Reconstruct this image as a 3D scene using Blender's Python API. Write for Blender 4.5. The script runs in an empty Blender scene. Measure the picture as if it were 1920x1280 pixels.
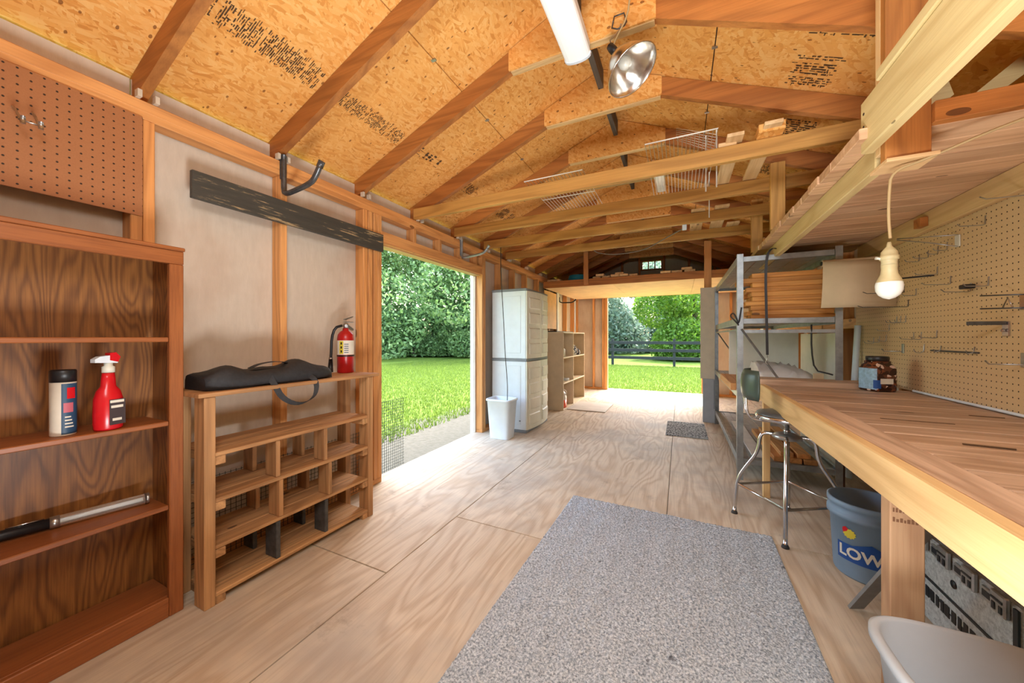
import bpy, bmesh, math, random
import numpy as np
from mathutils import Vector, Matrix, Euler
random.seed(4)
scene = bpy.context.scene
COL = scene.collection
pi = math.pi

# ------------------------------------------------------------------ camera
cam_d = bpy.data.cameras.new('camera')
cam = bpy.data.objects.new('camera', cam_d)
COL.objects.link(cam)
cam_d.sensor_width = 36
cam_d.lens = 36 * 659 / 1920
cam_d.shift_y = -8 / 1920
cam_d.clip_start = 0.02
cam_d.clip_end = 400
cam.location = (0, 0, 1.2)
cam.rotation_euler = (pi / 2, 0, math.atan(315 / 659))
scene.camera = cam

# ------------------------------------------------------------------ world, sun, lights, exposure
w = bpy.data.worlds.new('sky')
scene.world = w
w.use_nodes = True
nt = w.node_tree
sky = nt.nodes.new('ShaderNodeTexSky')
sky.sky_type = 'NISHITA'
sky.sun_disc = False
sky.sun_elevation = math.radians(58)
sky.sun_rotation = math.radians(8)
sky.air_density = 1.6
sky.dust_density = 4.0
nt.links.new(sky.outputs[0], nt.nodes['Background'].inputs[0])
nt.nodes['Background'].inputs[1].default_value = 1.2

def lamp(name, kind, loc, energy, size=None, rot=None, color=(1, 1, 1), sy=None):
    d = bpy.data.lights.new(name, kind)
    d.energy = energy
    d.color = color
    if kind == 'AREA':
        d.size = size
        if sy:
            d.shape = 'RECTANGLE'
            d.size_y = sy
    o = bpy.data.objects.new(name, d)
    COL.objects.link(o)
    o.location = loc
    if rot:
        o.rotation_euler = rot
    return o
def aim(o, to):
    o.rotation_euler = (Vector(to) - o.location).to_track_quat('-Z', 'Y').to_euler()

sun = lamp('sun', 'SUN', (0, 20, 20), 10.5, color=(1, 0.97, 0.92))
sun.data.angle = math.radians(1.5)
aim(sun, (0.35, 20 - 12.5, 0))
# fill lamps added out of view, no real source; low one faces the roof
fl = lamp('fill_low', 'AREA', (-0.15, 0.40, 0.30), 46, size=0.9, sy=0.4, color=(0.96, 0.98, 1))
fl.rotation_euler = (math.pi, 0, 0)
fh = lamp('fill_high', 'AREA', (0.1, -0.1, 2.25), 29, size=1.2, sy=0.5, color=(0.88, 0.95, 1))
aim(fh, (0.1, 3.6, 0.0))

scene.view_settings.view_transform = 'Standard'
scene.view_settings.look = 'None'
scene.view_settings.gamma = 1
scene.view_settings.use_curve_mapping = False
scene.view_settings.exposure = 0.55

# ------------------------------------------------------------------ material helpers
def lin(c):
    return tuple(((v / 255) / 12.92 if v / 255 <= 0.04045 else ((v / 255 + 0.055) / 1.055) ** 2.4) for v in c) + (1,)

class NT:
    def __init__(s, name, rough=0.6, metal=0.0, spec=None):
        s.m = bpy.data.materials.new(name)
        s.m.use_nodes = True
        s.t = s.m.node_tree
        s.b = s.t.nodes['Principled BSDF']
        s.b.inputs['Roughness'].default_value = rough
        s.b.inputs['Metallic'].default_value = metal
        if spec is not None:
            s.b.inputs['Specular IOR Level'].default_value = spec
    def n(s, typ, **kw):
        nd = s.t.nodes.new(typ)
        for k, v in kw.items():
            setattr(nd, k, v)
        return nd
    def l(s, a, b):
        s.t.links.new(a, b)
    def inp(s, sock, v):
        if hasattr(v, 'is_output') or isinstance(v, bpy.types.NodeSocket):
            s.l(v, sock)
        else:
            sock.default_value = v
    def math(s, op, a, b=0.0, c=None):
        nd = s.n('ShaderNodeMath', operation=op)
        s.inp(nd.inputs[0], a)
        s.inp(nd.inputs[1], b)
        if c is not None:
            s.inp(nd.inputs[2], c)
        return nd.outputs[0]
    def vmath(s, op, a, b):
        nd = s.n('ShaderNodeVectorMath', operation=op)
        s.inp(nd.inputs[0], a)
        s.inp(nd.inputs[1], b)
        return nd.outputs[0]
    def coord(s, scale=(1, 1, 1), rnd=True, what='Object'):
        tc = s.n('ShaderNodeTexCoord')
        v = tc.outputs[what]
        if rnd:
            oi = s.n('ShaderNodeObjectInfo')
            r = s.math('MULTIPLY', oi.outputs['Random'], 37.0)
            cb = s.n('ShaderNodeCombineXYZ')
            s.l(r, cb.inputs[0]); s.l(r, cb.inputs[1]); s.l(r, cb.inputs[2])
            v = s.vmath('ADD', v, cb.outputs[0])
        return s.vmath('MULTIPLY', v, scale)
    def noise(s, vec, scale=1, detail=2, rough=0.5, dist=0.0):
        nd = s.n('ShaderNodeTexNoise')
        s.l(vec, nd.inputs['Vector'])
        nd.inputs['Scale'].default_value = scale
        nd.inputs['Detail'].default_value = detail
        nd.inputs['Roughness'].default_value = rough
        nd.inputs['Distortion'].default_value = dist
        return nd.outputs['Fac']
    def ramp(s, fac, stops, interp='LINEAR'):
        nd = s.n('ShaderNodeValToRGB')
        nd.color_ramp.interpolation = interp
        e = nd.color_ramp.elements
        while len(e) < len(stops):
            e.new(0.5)
        for el, (p, c) in zip(e, stops):
            el.position = p
            el.color = c if len(c) == 4 else tuple(c) + (1,)
        s.l(fac, nd.inputs[0])
        return nd.outputs[0]
    def mix(s, f, a, b, mode='MIX'):
        nd = s.n('ShaderNodeMix', data_type='RGBA', blend_type=mode)
        s.inp(nd.inputs[0], f)
        s.inp(nd.inputs[6], a)
        s.inp(nd.inputs[7], b)
        return nd.outputs[2]
    def color(s, c):
        s.inp(s.b.inputs['Base Color'], c)
    def bump(s, h, strength=0.3, dist=0.01):
        nd = s.n('ShaderNodeBump')
        nd.inputs['Strength'].default_value = strength
        nd.inputs['Distance'].default_value = dist
        s.l(h, nd.inputs['Height'])
        s.l(nd.outputs[0], s.b.inputs['Normal'])

def plain(name, rgb, rough=0.5, metal=0.0, var=0.06, scale=8.0, emit=None):
    M = NT(name, rough, metal)
    c = lin(rgb)
    v = M.coord((1, 1, 1), rnd=False)
    f = M.noise(v, scale, 4, 0.6)
    dk = tuple(x * (1 - var * 2.2) for x in c[:3]) + (1,)
    lt = tuple(min(1, x * (1 + var)) for x in c[:3]) + (1,)
    M.color(M.ramp(f, [(0.3, dk), (0.65, lt)]))
    M.b.inputs['Roughness'].default_value = rough
    if emit:
        M.b.inputs['Emission Color'].default_value = lin(emit[0])
        M.b.inputs['Emission Strength'].default_value = emit[1]
    return M.m

_w = {}
def wood(kind, axis):
    """sawn lumber, grain along the axis letter"""
    key = (kind, axis)
    if key in _w:
        return _w[key]
    P = {
        # light, mid, dark, ring density, knot, rough
        'stud':   ((228, 168, 104), (212, 146, 82), (162, 100, 52), 10, 1, .6),
        'rafter': ((196, 130, 64), (176, 106, 46), (122, 68, 26), 9, 1, .6),
        'tie':    ((206, 156, 84), (188, 136, 64), (134, 88, 34), 9, 1, .6),
        'pale':   ((232, 210, 152), (222, 196, 136), (190, 156, 96), 8, 1, .65),
        'plank':  ((224, 184, 144), (212, 168, 126), (166, 114, 78), 10, 1, .6),
        'bench':  ((208, 176, 148), (192, 158, 128), (132, 96, 70), 10, 1, .5),
        'pallet': ((206, 158, 106), (182, 130, 82), (116, 78, 46), 12, 1, .7),
        'stack':  ((226, 164, 86), (204, 134, 60), (146, 84, 30), 10, 1, .65),
        'cream':  ((240, 208, 158), (228, 188, 134), (188, 140, 84), 9, 1, .65),
        'oldgrey': ((110, 100, 88), (84, 76, 66), (48, 42, 36), 12, 1, .8),
        'apron':  ((232, 196, 140), (222, 182, 122), (184, 138, 84), 9, 1, .6),
    }[kind]
    M = NT('wood_%s_%s' % (kind, axis), P[5])
    ax = 'xyz'.index(axis)
    def sc(al, ac):
        v = [ac, ac, ac]; v[ax] = al
        return tuple(v)
    h = M.noise(M.coord(sc(0.55, 5.5)), 1, 2, 0.4)
    ring = M.math('SINE', M.math('MULTIPLY', h, P[3] * 6.0))
    ring = M.math('MULTIPLY_ADD', ring, 0.5, 0.5)
    ring = M.math('POWER', ring, 2.0)
    fine = M.noise(M.coord(sc(2.5, 110)), 1, 3, 0.7)
    base = M.ramp(M.noise(M.coord(sc(0.8, 3)), 1, 3), [(0.3, lin(P[1])), (0.7, lin(P[0]))])
    c = M.mix(M.math('MULTIPLY', ring, 0.42), base, lin(P[2]))
    c = M.mix(M.math('MULTIPLY', M.math('SUBTRACT', fine, 0.42), 1.1), c, lin(P[2]))
    # knots
    vo = M.n('ShaderNodeTexVoronoi', feature='F1')
    M.l(M.coord(sc(2.6, 6.5)), vo.inputs['Vector'])
    vo.inputs['Scale'].default_value = 1
    wn = M.n('ShaderNodeTexWhiteNoise', noise_dimensions='3D')
    M.l(vo.outputs['Position'], wn.inputs['Vector'])
    on = M.math('GREATER_THAN', wn.outputs['Value'], 0.72)
    k = M.math('LESS_THAN', vo.outputs['Distance'], 0.085)
    kk = M.math('MULTIPLY', M.math('MULTIPLY', on, k), 0.8)
    c = M.mix(kk, c, tuple(x * 0.35 for x in lin(P[2])[:3]) + (1,))
    oi = M.n('ShaderNodeObjectInfo')
    hsv = M.n('ShaderNodeHueSaturation')
    M.l(M.math('MULTIPLY_ADD', oi.outputs['Random'], 0.26, 0.87), hsv.inputs['Value'])
    M.l(c, hsv.inputs['Color'])
    M.color(hsv.outputs[0])
    M.bump(fine, 0.25, 0.003)
    _w[key] = M.m
    return M.m

def make_osb(name, cols):
    M = NT(name, 0.65, spec=0.3)
    v0 = M.coord((1, 1, 1), rnd=False)
    cur = None
    hsum = None
    for i, (rz, s) in enumerate(((0.3, 1.0), (1.35, 1.15), (2.3, 0.9))):
        mp = M.n('ShaderNodeMapping')
        M.l(v0, mp.inputs[0])
        mp.inputs['Rotation'].default_value = (0.4 * i, 0.3 * i, rz)
        mp2 = M.n('ShaderNodeMapping')
        M.l(mp.outputs[0], mp2.inputs[0])
        mp2.inputs['Scale'].default_value = (20 * s, 84 * s, 40 * s)
        nz = M.n('ShaderNodeTexNoise')
        M.l(v0, nz.inputs['Vector']); nz.inputs['Scale'].default_value = 6
        add = M.vmath('ADD', mp2.outputs[0], M.vmath('MULTIPLY', nz.outputs['Color'], (3.0, 3.0, 3.0)))
        vo = M.n('ShaderNodeTexVoronoi', feature='F1')
        M.l(add, vo.inputs['Vector']); vo.inputs['Scale'].default_value = 1
        sp = M.n('ShaderNodeSeparateColor')
        M.l(vo.outputs['Color'], sp.inputs[0])
        cc = M.ramp(sp.outputs[0], [(0.0, lin(cols[2])), (0.22, lin(cols[1])), (0.6, lin(cols[0])), (1.0, lin(cols[3]))])
        if cur is None:
            cur = cc; hsum = sp.outputs[0]
        else:
            pick = M.math('GREATER_THAN', sp.outputs[1], 0.55)
            cur = M.mix(pick, cur, cc)
            hsum = M.math('ADD', hsum, sp.outputs[0])
    big = M.noise(v0, 2.2, 2)
    cur = M.mix(M.math('MULTIPLY_ADD', big, 0.9, -0.3), cur, lin(cols[1]))
    # dark flakes
    mp = M.n('ShaderNodeMapping'); M.l(v0, mp.inputs[0]); mp.inputs['Rotation'].default_value = (0, 0, 0.9)
    mp.inputs['Scale'].default_value = (13, 26, 18)
    vo = M.n('ShaderNodeTexVoronoi', feature='F1'); M.l(mp.outputs[0], vo.inputs['Vector']); vo.inputs['Scale'].default_value = 1
    nzz = M.noise(v0, 60, 2)
    d = M.math('ADD', vo.outputs['Distance'], M.math('MULTIPLY', nzz, 0.16))
    wn = M.n('ShaderNodeTexWhiteNoise'); M.l(vo.outputs['Position'], wn.inputs['Vector'])
    k = M.math('MULTIPLY', M.math('LESS_THAN', d, 0.22), M.math('GREATER_THAN', wn.outputs['Value'], 0.45))
    cur = M.mix(M.math('MULTIPLY', k, 0.75), cur, lin((112, 54, 16)))
    M.color(cur)
    M.bump(M.math('ADD', hsum, M.noise(v0, 90, 3)), 0.35, 0.004)
    return M.m
OSB = make_osb('osb', ((238, 176, 98), (230, 162, 82), (212, 140, 64), (242, 190, 116)))

def make_ply():
    M = NT('plywood_floor', 0.62, spec=0.3)
    v = M.coord((1, 1, 1))
    nz = M.n('ShaderNodeTexNoise'); M.l(M.vmath('MULTIPLY', v, (3.2, 0.5, 1)), nz.inputs['Vector'])
    nz.inputs['Scale'].default_value = 1.0; nz.inputs['Detail'].default_value = 3; nz.inputs['Roughness'].default_value = 0.42
    nz.inputs['Distortion'].default_value = 0.35
    ring = M.math('MULTIPLY_ADD', M.math('SINE', M.math('MULTIPLY', nz.outputs['Fac'], 95.0)), 0.5, 0.5)
    ring = M.math('POWER', ring, 1.6)
    fine = M.noise(M.vmath('MULTIPLY', v, (120, 4, 1)), 1, 3, 0.6)
    c = M.ramp(M.noise(v, 1.1, 3), [(0.3, lin((212, 192, 164))), (0.7, lin((228, 212, 188)))])
    c = M.mix(M.math('MULTIPLY', ring, 0.42), c, lin((170, 134, 98)))
    c = M.mix(M.math('MULTIPLY', M.math('SUBTRACT', fine, 0.45), 0.8), c, lin((130, 100, 72)))
    # traffic grime in patches
    vw = M.coord((1, 1, 1), rnd=False)
    g = M.noise(vw, 0.9, 5, 0.65)
    gm = M.ramp(g, [(0.46, (0, 0, 0)), (0.62, (1, 1, 1))])
    c = M.mix(M.math('MULTIPLY', gm, 0.6), c, lin((168, 158, 146)))
    st = M.ramp(M.noise(vw, 3.3, 6, 0.7), [(0.6, (0, 0, 0)), (0.7, (1, 1, 1))])
    c = M.mix(M.math('MULTIPLY', st, 0.4), c, lin((122, 104, 86)))
    M.color(c)
    M.bump(M.math('ADD', ring, fine), 0.15, 0.002)
    return M.m
PLY = make_ply()

def make_oak(axis='z'):
    M = NT('oak_panel_' + axis, 0.45)
    ax = 'xyz'.index(axis)
    s1 = [6.5] * 3; s1[ax] = 1.3
    s2 = [150] * 3; s2[ax] = 5
    v = M.coord((1, 1, 1))
    nz = M.noise(M.vmath('MULTIPLY', v, tuple(s1)), 1, 2, 0.35, 0.25)
    ring = M.math('MULTIPLY_ADD', M.math('SINE', M.math('MULTIPLY', nz, 110.0)), 0.5, 0.5)
    fine = M.noise(M.vmath('MULTIPLY', v, tuple(s2)), 1, 3, 0.7)
    c = M.mix(M.math('POWER', ring, 1.5), lin((158, 102, 48)), lin((124, 76, 34)))
    c = M.mix(M.math('MULTIPLY', M.math('SUBTRACT', fine, 0.4), 1.4), c, lin((58, 28, 10)))
    M.color(c)
    return M.m
OAK = make_oak('z')

def make_redwood(axis):
    M = NT('stained_oak_' + axis, 0.4)
    ax = 'xyz'.index(axis)
    s2 = [90] * 3; s2[ax] = 4
    s1 = [6] * 3; s1[ax] = 1
    v = M.coord((1, 1, 1))
    fine = M.noise(M.vmath('MULTIPLY', v, tuple(s2)), 1, 4, 0.7)
    big = M.noise(M.vmath('MULTIPLY', v, tuple(s1)), 1, 3)
    c = M.mix(big, lin((172, 104, 56)), lin((138, 78, 38)))
    c = M.mix(M.math('MULTIPLY', M.math('SUBTRACT', fine, 0.42), 1.5), c, lin((80, 30, 14)))
    M.color(c)
    M.bump(fine, 0.2, 0.002)
    return M.m
RED = {a: make_redwood(a) for a in 'xyz'}

def make_peg(name, rgb, rgb2, s=0.031):
    M = NT(name, 0.6)
    tc = M.n('ShaderNodeTexCoord')
    sp = M.n('ShaderNodeSeparateXYZ'); M.l(tc.outputs['Object'], sp.inputs[0])
    def cell(o):
        f = M.math('FRACT', M.math('ADD', M.math('DIVIDE', o, s), 500.0))
        return M.math('SUBTRACT', f, 0.5)
    a = cell(sp.outputs[1]); b = cell(sp.outputs[2])
    r = M.math('SQRT', M.math('ADD', M.math('MULTIPLY', a, a), M.math('MULTIPLY', b, b)))
    hole = M.math('LESS_THAN', r, 0.115)
    n = M.noise(tc.outputs['Object'], 170, 3, 0.7)
    c = M.mix(n, lin(rgb), lin(rgb2))
    c = M.mix(hole, c, lin((46, 28, 14)))
    M.color(c)
    M.bump(M.math('SUBTRACT', 1.0, hole), 0.6, 0.004)
    return M.m
PEG_L = make_peg('pegboard_tan_shaded', (176, 118, 74), (154, 98, 58))  # tan board at the left, its shade put into the base colour
PEG_R = make_peg('pegboard_tan', (222, 190, 146), (202, 168, 122))

def make_sheath(name, a, b):
    M = NT(name, 0.75)
    v = M.coord((1, 1, 1), rnd=False)
    f = M.noise(M.vmath('MULTIPLY', v, (30, 30, 9)), 1, 4, 0.6)
    g = M.noise(v, 1.6, 4, 0.6)
    c = M.mix(f, lin(a), lin(b))
    c = M.mix(M.ramp(g, [(0.5, (0, 0, 0)), (0.75, (0.55, 0.55, 0.55))]), c, lin((176, 140, 112)))
    M.color(c)
    M.bump(f, 0.5, 0.004)
    return M.m
SHEATH = make_sheath('wall_sheathing', (216, 202, 184), (194, 180, 162))
SHEATH2 = make_sheath('gable_sheathing', (196, 196, 176), (176, 174, 152))

def make_rug():
    M = NT('rug_pile', 0.95, spec=0.1)
    v = M.coord((1, 1, 1), rnd=False)
    a = M.noise(v, 110, 3, 0.75)
    b = M.noise(v, 5, 3)
    c = M.ramp(a, [(0.34, lin((112, 122, 132))), (0.5, lin((190, 200, 208))), (0.62, lin((238, 244, 248)))])
    c = M.mix(M.math('MULTIPLY', b, 0.3), c, lin((134, 140, 150)))
    d = M.ramp(M.noise(v, 22, 2), [(0.72, (0, 0, 0)), (0.76, (1, 1, 1))])
    c = M.mix(M.math('MULTIPLY', d, 0.6), c, lin((60, 62, 70)))
    M.color(c)
    M.bump(a, 0.6, 0.01)
    return M.m
RUG = make_rug()

def make_mat():
    M = NT('doormat_weave', 0.9, spec=0.1)
    v = M.coord((1, 1, 1), rnd=False)
    vo = M.n('ShaderNodeTexVoronoi', feature='DISTANCE_TO_EDGE'); M.l(v, vo.inputs['Vector']); vo.inputs['Scale'].default_value = 30
    c = M.ramp(vo.outputs['Distance'], [(0.1, lin((172, 174, 174))), (0.22, lin((62, 64, 68)))])
    M.color(c)
    return M.m
MAT = make_mat()

def make_ground():
    M = NT('lawn_ground', 0.95, spec=0.1)
    v = M.coord((1, 1, 1), rnd=False)
    a = M.noise(v, 0.35, 4, 0.6)
    b = M.noise(v, 14, 4, 0.7)
    c = M.ramp(a, [(0.35, lin((80, 102, 38))), (0.65, lin((104, 126, 50)))])
    c = M.mix(M.math('MULTIPLY', b, 0.7), c, lin((62, 80, 30)))
    # sandy wheel track beside the shed
    sp = M.n('ShaderNodeSeparateXYZ'); M.l(v, sp.inputs[0])
    x = M.math('ADD', sp.outputs[0], M.math('MULTIPLY', M.noise(v, 1.7, 4), 1.2))
    band = M.math('SUBTRACT', 1.15, M.math('ABSOLUTE', M.math('ADD', x, 2.15)))
    yend = M.math('SUBTRACT', 8.6, sp.outputs[1])
    s = M.ramp(M.math('MULTIPLY', M.math('MINIMUM', band, yend), 2.0), [(0.1, (0, 0, 0)), (0.6, (1, 1, 1))])
    sand = M.mix(b, lin((92, 90, 84)), lin((58, 56, 48)))
    c = M.mix(s, c, sand)
    M.color(c)
    M.bump(b, 0.6, 0.03)
    return M.m

def make_leaf(name, a, b, tr=0.35):
    M = NT(name, 0.6)
    g = M.n('ShaderNodeNewGeometry')
    c = M.mix(g.outputs['Random Per Island'], lin(a), lin(b))
    M.color(c)
    t = M.n('ShaderNodeBsdfTranslucent'); M.l(c, t.inputs[0])
    ms = M.n('ShaderNodeMixShader'); ms.inputs[0].default_value = tr
    out = M.t.nodes['Material Output']
    M.l(M.b.outputs[0], ms.inputs[1]); M.l(t.outputs[0], ms.inputs[2]); M.l(ms.outputs[0], out.inputs[0])
    return M.m
LEAF = {'oak': make_leaf('oak_leaves', (80, 114, 62), (140, 168, 108)),
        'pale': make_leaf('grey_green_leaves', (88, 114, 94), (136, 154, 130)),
        'bright': make_leaf('bright_leaves', (74, 116, 28), (120, 150, 54), 0.5)}
GRASS = make_leaf('grass_blades', (76, 98, 32), (116, 138, 52), 0.4)
BARK = plain('bark', (92, 76, 62), 0.9, var=0.2)

GALV = plain('galvanised_steel', (158, 164, 166), 0.42, 0.7, 0.12, 14)
STEEL = plain('bare_steel', (184, 184, 182), 0.3, 0.9, 0.1, 20)
CHROME = plain('chrome', (206, 206, 208), 0.18, 1.0, 0.03)
ALU = plain('spun_aluminium', (214, 210, 202), 0.22, 1.0, 0.08, 30)
DARKPIPE = plain('dark_pipe', (98, 100, 102), 0.35, 0.7, 0.15, 30)
BLACKFAB = plain('black_nylon', (40, 40, 42), 0.7, 0, 0.15, 60)
BLACK = plain('black_plastic', (26, 26, 28), 0.4)
BLACKBOARD = None
WHITEPL = plain('white_plastic', (220, 230, 238), 0.4, 0, 0.02)
GREYPL = plain('grey_plastic_trim', (128, 134, 140), 0.5)
CREAMPL = plain('cream_plastic', (222, 222, 206), 0.45, 0, 0.03)
BINGREY = plain('grey_bin_plastic', (186, 190, 194), 0.45, 0, 0.02)
REDPAINT = plain('red_enamel', (176, 24, 26), 0.3)
REDPL = plain('red_plastic', (206, 24, 34), 0.25)
LABELW = plain('label_white', (226, 220, 204), 0.5)
LABELY = plain('label_yellow', (214, 196, 60), 0.5)
NAVY = plain('navy_print', (40, 74, 104), 0.45)
BLUE = plain('blue_print', (24, 78, 152), 0.45)
INK = plain('black_ink', (88, 62, 36), 0.8)
BUCKET = plain('blue_grey_bucket', (130, 156, 182), 0.45, 0, 0.04)
TAN = plain('tan_laminate', (206, 184, 150), 0.55, 0, 0.04)
TANIN = plain('tan_laminate_edge', (226, 206, 172), 0.55, 0, 0.04)
CREAMCER = plain('aged_socket_plastic', (196, 178, 132), 0.45, 0, 0.1)
BULBW = plain('frosted_bulb', (228, 228, 216), 0.3, 0, 0.01)
CORD = plain('beige_cord', (178, 150, 104), 0.6)
CORDGREY = plain('grey_cord', (120, 110, 100), 0.6)
KRAFT = plain('kraft_paper', (208, 186, 152), 0.75, 0, 0.03)
WHITEPAINT = plain('white_painted_wood', (226, 220, 210), 0.55, 0, 0.05)
GREYPAINT = plain('grey_painted_board', (164, 168, 174), 0.6, 0, 0.05)
BEIGEPAINT = plain('beige_painted_board', (208, 196, 176), 0.6, 0, 0.04)
VINYL = plain('dark_vinyl', (84, 84, 84), 0.35, 0, 0.08)
GREENVINYL = plain('green_black_vinyl', (62, 76, 68), 0.35, 0, 0.1)
FENCE = plain('dark_stained_fence', (34, 36, 36), 0.8, 0, 0.15)
TEAL = plain('teal_hose', (20, 120, 140), 0.5)
TARP = plain('white_cloth', (228, 224, 220), 0.8, 0, 0.03)
DRYWALL = plain('white_wall_board', (226, 224, 214), 0.8, 0, 0.03)
FELT = plain('roofing_felt', (40, 34, 28), 0.9)
WIREW = plain('white_coated_wire', (224, 218, 204), 0.4)
LIQ = plain('orange_red_liquid', (226, 92, 60), 0.2)
LENS = plain('fixture_diffuser', (226, 232, 230), 0.35, 0, 0.01, emit=((235, 242, 240), 0.2))
MESHW = plain('hardware_cloth', (70, 74, 66), 0.5, 0.5)
SCREW = plain('screw_head', (60, 50, 44), 0.5, 0.6)
RUBBER = plain('rubber_foot', (50, 48, 46), 0.7)

def make_blackboard():
    M = NT('worn_black_paint', 0.55)
    v = M.coord((1, 1, 1), rnd=False)
    s = M.noise(M.vmath('MULTIPLY', v, (60, 5, 60)), 1, 5, 0.7)
    big = M.noise(M.vmath('MULTIPLY', v, (3, 2.2, 6)), 1, 3)
    m = M.ramp(M.math('ADD', s, M.math('MULTIPLY', big, 0.5)), [(0.86, (0, 0, 0)), (0.93, (1, 1, 1))])
    c = M.mix(m, M.mix(s, lin((44, 46, 44)), lin((78, 76, 68))), lin((176, 152, 112)))
    M.color(c)
    M.bump(s, 0.3, 0.003)
    return M.m
BLACKBOARD = make_blackboard()

def make_speckle(name, a, b, sc=70):
    M = NT(name, 0.5, 0.3)
    v = M.coord((1, 1, 1), rnd=False)
    n = M.noise(v, sc, 5, 0.75)
    c = M.ramp(n, [(0.35, lin(b)), (0.6, lin(a))])
    st = M.ramp(M.noise(v, 7, 5, 0.7), [(0.64, (0, 0, 0)), (0.68, (1, 1, 1))])
    c = M.mix(M.math('MULTIPLY', st, 0.55), c, lin((96, 92, 88)))
    M.color(c)
    return M.m
TOOLBOX = make_speckle('scuffed_grey_metal', (214, 216, 214), (160, 162, 162))
DUSTBLACK = make_speckle('dusty_black_lid', (92, 84, 78), (44, 40, 38))

# ------------------------------------------------------------------ geometry helpers
class G:
    """collects geometry in world coordinates, builds ONE mesh object"""
    def __init__(s):
        s.bm = bmesh.new()
    def box(s, x0, x1, y0, y1, z0, z1, bev=0.0, M=None):
        vs = [s.bm.verts.new(p) for p in ((x0, y0, z0), (x1, y0, z0), (x1, y1, z0), (x0, y1, z0), (x0, y0, z1), (x1, y0, z1), (x1, y1, z1), (x0, y1, z1))]
        fs = [s.bm.faces.new([vs[i] for i in f]) for f in ((0, 3, 2, 1), (4, 5, 6, 7), (0, 1, 5, 4), (1, 2, 6, 5), (2, 3, 7, 6), (3, 0, 4, 7))]
        if bev:
            es = list({e for f in fs for e in f.edges})
            r = bmesh.ops.bevel(s.bm, geom=es, offset=bev, segments=1, affect='EDGES', profile=0.5)
            if M is not None:
                vs = list({v for f in r['faces'] for v in f.verts})
        if M is not None:
            for v in vs:
                v.co = M @ v.co
        return s
    def prism(s, pts, axis, a0, a1):
        """polygon pts in the plane normal to axis, extruded a0..a1"""
        def P(p, a):
            if axis == 'y': return (p[0], a, p[1])
            if axis == 'x': return (a, p[0], p[1])
            return (p[0], p[1], a)
        A = [s.bm.verts.new(P(p, a0)) for p in pts]
        B = [s.bm.verts.new(P(p, a1)) for p in pts]
        s.bm.faces.new(A); s.bm.faces.new(B[::-1])
        n = len(pts)
        for i in range(n):
            s.bm.faces.new([A[i], B[i], B[(i + 1) % n], A[(i + 1) % n]][::-1])
        bmesh.ops.recalc_face_normals(s.bm, faces=s.bm.faces[:])
        return s
    def tube(s, pts, r, n=8, cap=True, smooth=0):
        pts = [Vector(p) for p in pts]
        if smooth:
            for _ in range(smooth):
                q = [pts[0]]
                for a, b in zip(pts[:-1], pts[1:]):
                    q += [a.lerp(b, .25), a.lerp(b, .75)]
                q.append(pts[-1]); pts = q
        rings = []
        up = None
        for i, p in enumerate(pts):
            if i == 0: t = pts[1] - p
            elif i == len(pts) - 1: t = p - pts[i - 1]
            else: t = (pts[i + 1] - p).normalized() + (p - pts[i - 1]).normalized()
            t.normalize()
            if up is None:
                up = Vector((0, 0, 1)) if abs(t.z) < 0.9 else Vector((1, 0, 0))
            a = t.cross(up)
            if a.length < 1e-4: a = t.cross(Vector((0, 1, 0.3)))
            a.normalize(); b = a.cross(t).normalized(); up = b
            rr = r[i] if isinstance(r, (list, tuple)) and not smooth else (r if not isinstance(r, (list, tuple)) else r[0])
            rings.append([s.bm.verts.new(p + a * rr * math.cos(2 * pi * k / n) + b * rr * math.sin(2 * pi * k / n)) for k in range(n)])
        for A, B in zip(rings[:-1], rings[1:]):
            for k in range(n):
                f = s.bm.faces.new([A[k], A[(k + 1) % n], B[(k + 1) % n], B[k]]); f.smooth = True
        if cap:
            s.bm.faces.new(rings[0]); s.bm.faces.new(rings[-1][::-1])
        return s
    def lathe(s, c, prof, n=24, M=None, sx=1, sy=1, sq=None, smooth=True):
        """prof: (r, z) list around vertical axis at c; sq = superellipse exponent"""
        rings = []
        for r, z in prof:
            ring = []
            for k in range(n):
                a = 2 * pi * k / n
                ca, sa = math.cos(a), math.sin(a)
                if sq:
                    ca = math.copysign(abs(ca) ** (2 / sq), ca); sa = math.copysign(abs(sa) ** (2 / sq), sa)
                v = Vector((r * ca * sx, r * sa * sy, z))
                if M is not None: v = M @ v
                ring.append(s.bm.verts.new(v + Vector(c)))
            rings.append(ring)
        for A, B in zip(rings[:-1], rings[1:]):
            for k in range(n):
                f = s.bm.faces.new([A[k], A[(k + 1) % n], B[(k + 1) % n], B[k]]); f.smooth = smooth
        return s
    def cyl(s, c, r, h, n=20, M=None):
        s.lathe(c, [(0.0005, 0), (r, 0), (r, h), (0.0005, h)], n, M, smooth=False)
        for f in s.bm.faces: pass
        return s
    def quad(s, pts):
        s.bm.faces.new([s.bm.verts.new(p) for p in pts]); return s
    def build(s, name, mat, parent=None, smooth=False):
        me = bpy.data.meshes.new(name)
        if parent is not None:
            L = root_loc(parent)
            bmesh.ops.translate(s.bm, vec=-L, verts=s.bm.verts[:])
        s.bm.to_mesh(me); s.bm.free()
        o = bpy.data.objects.new(name, me)
        COL.objects.link(o)
        me.materials.append(mat)
        if smooth:
            for p in me.polygons: p.use_smooth = True
        if parent is not None:
            o.parent = parent
        return o

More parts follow.
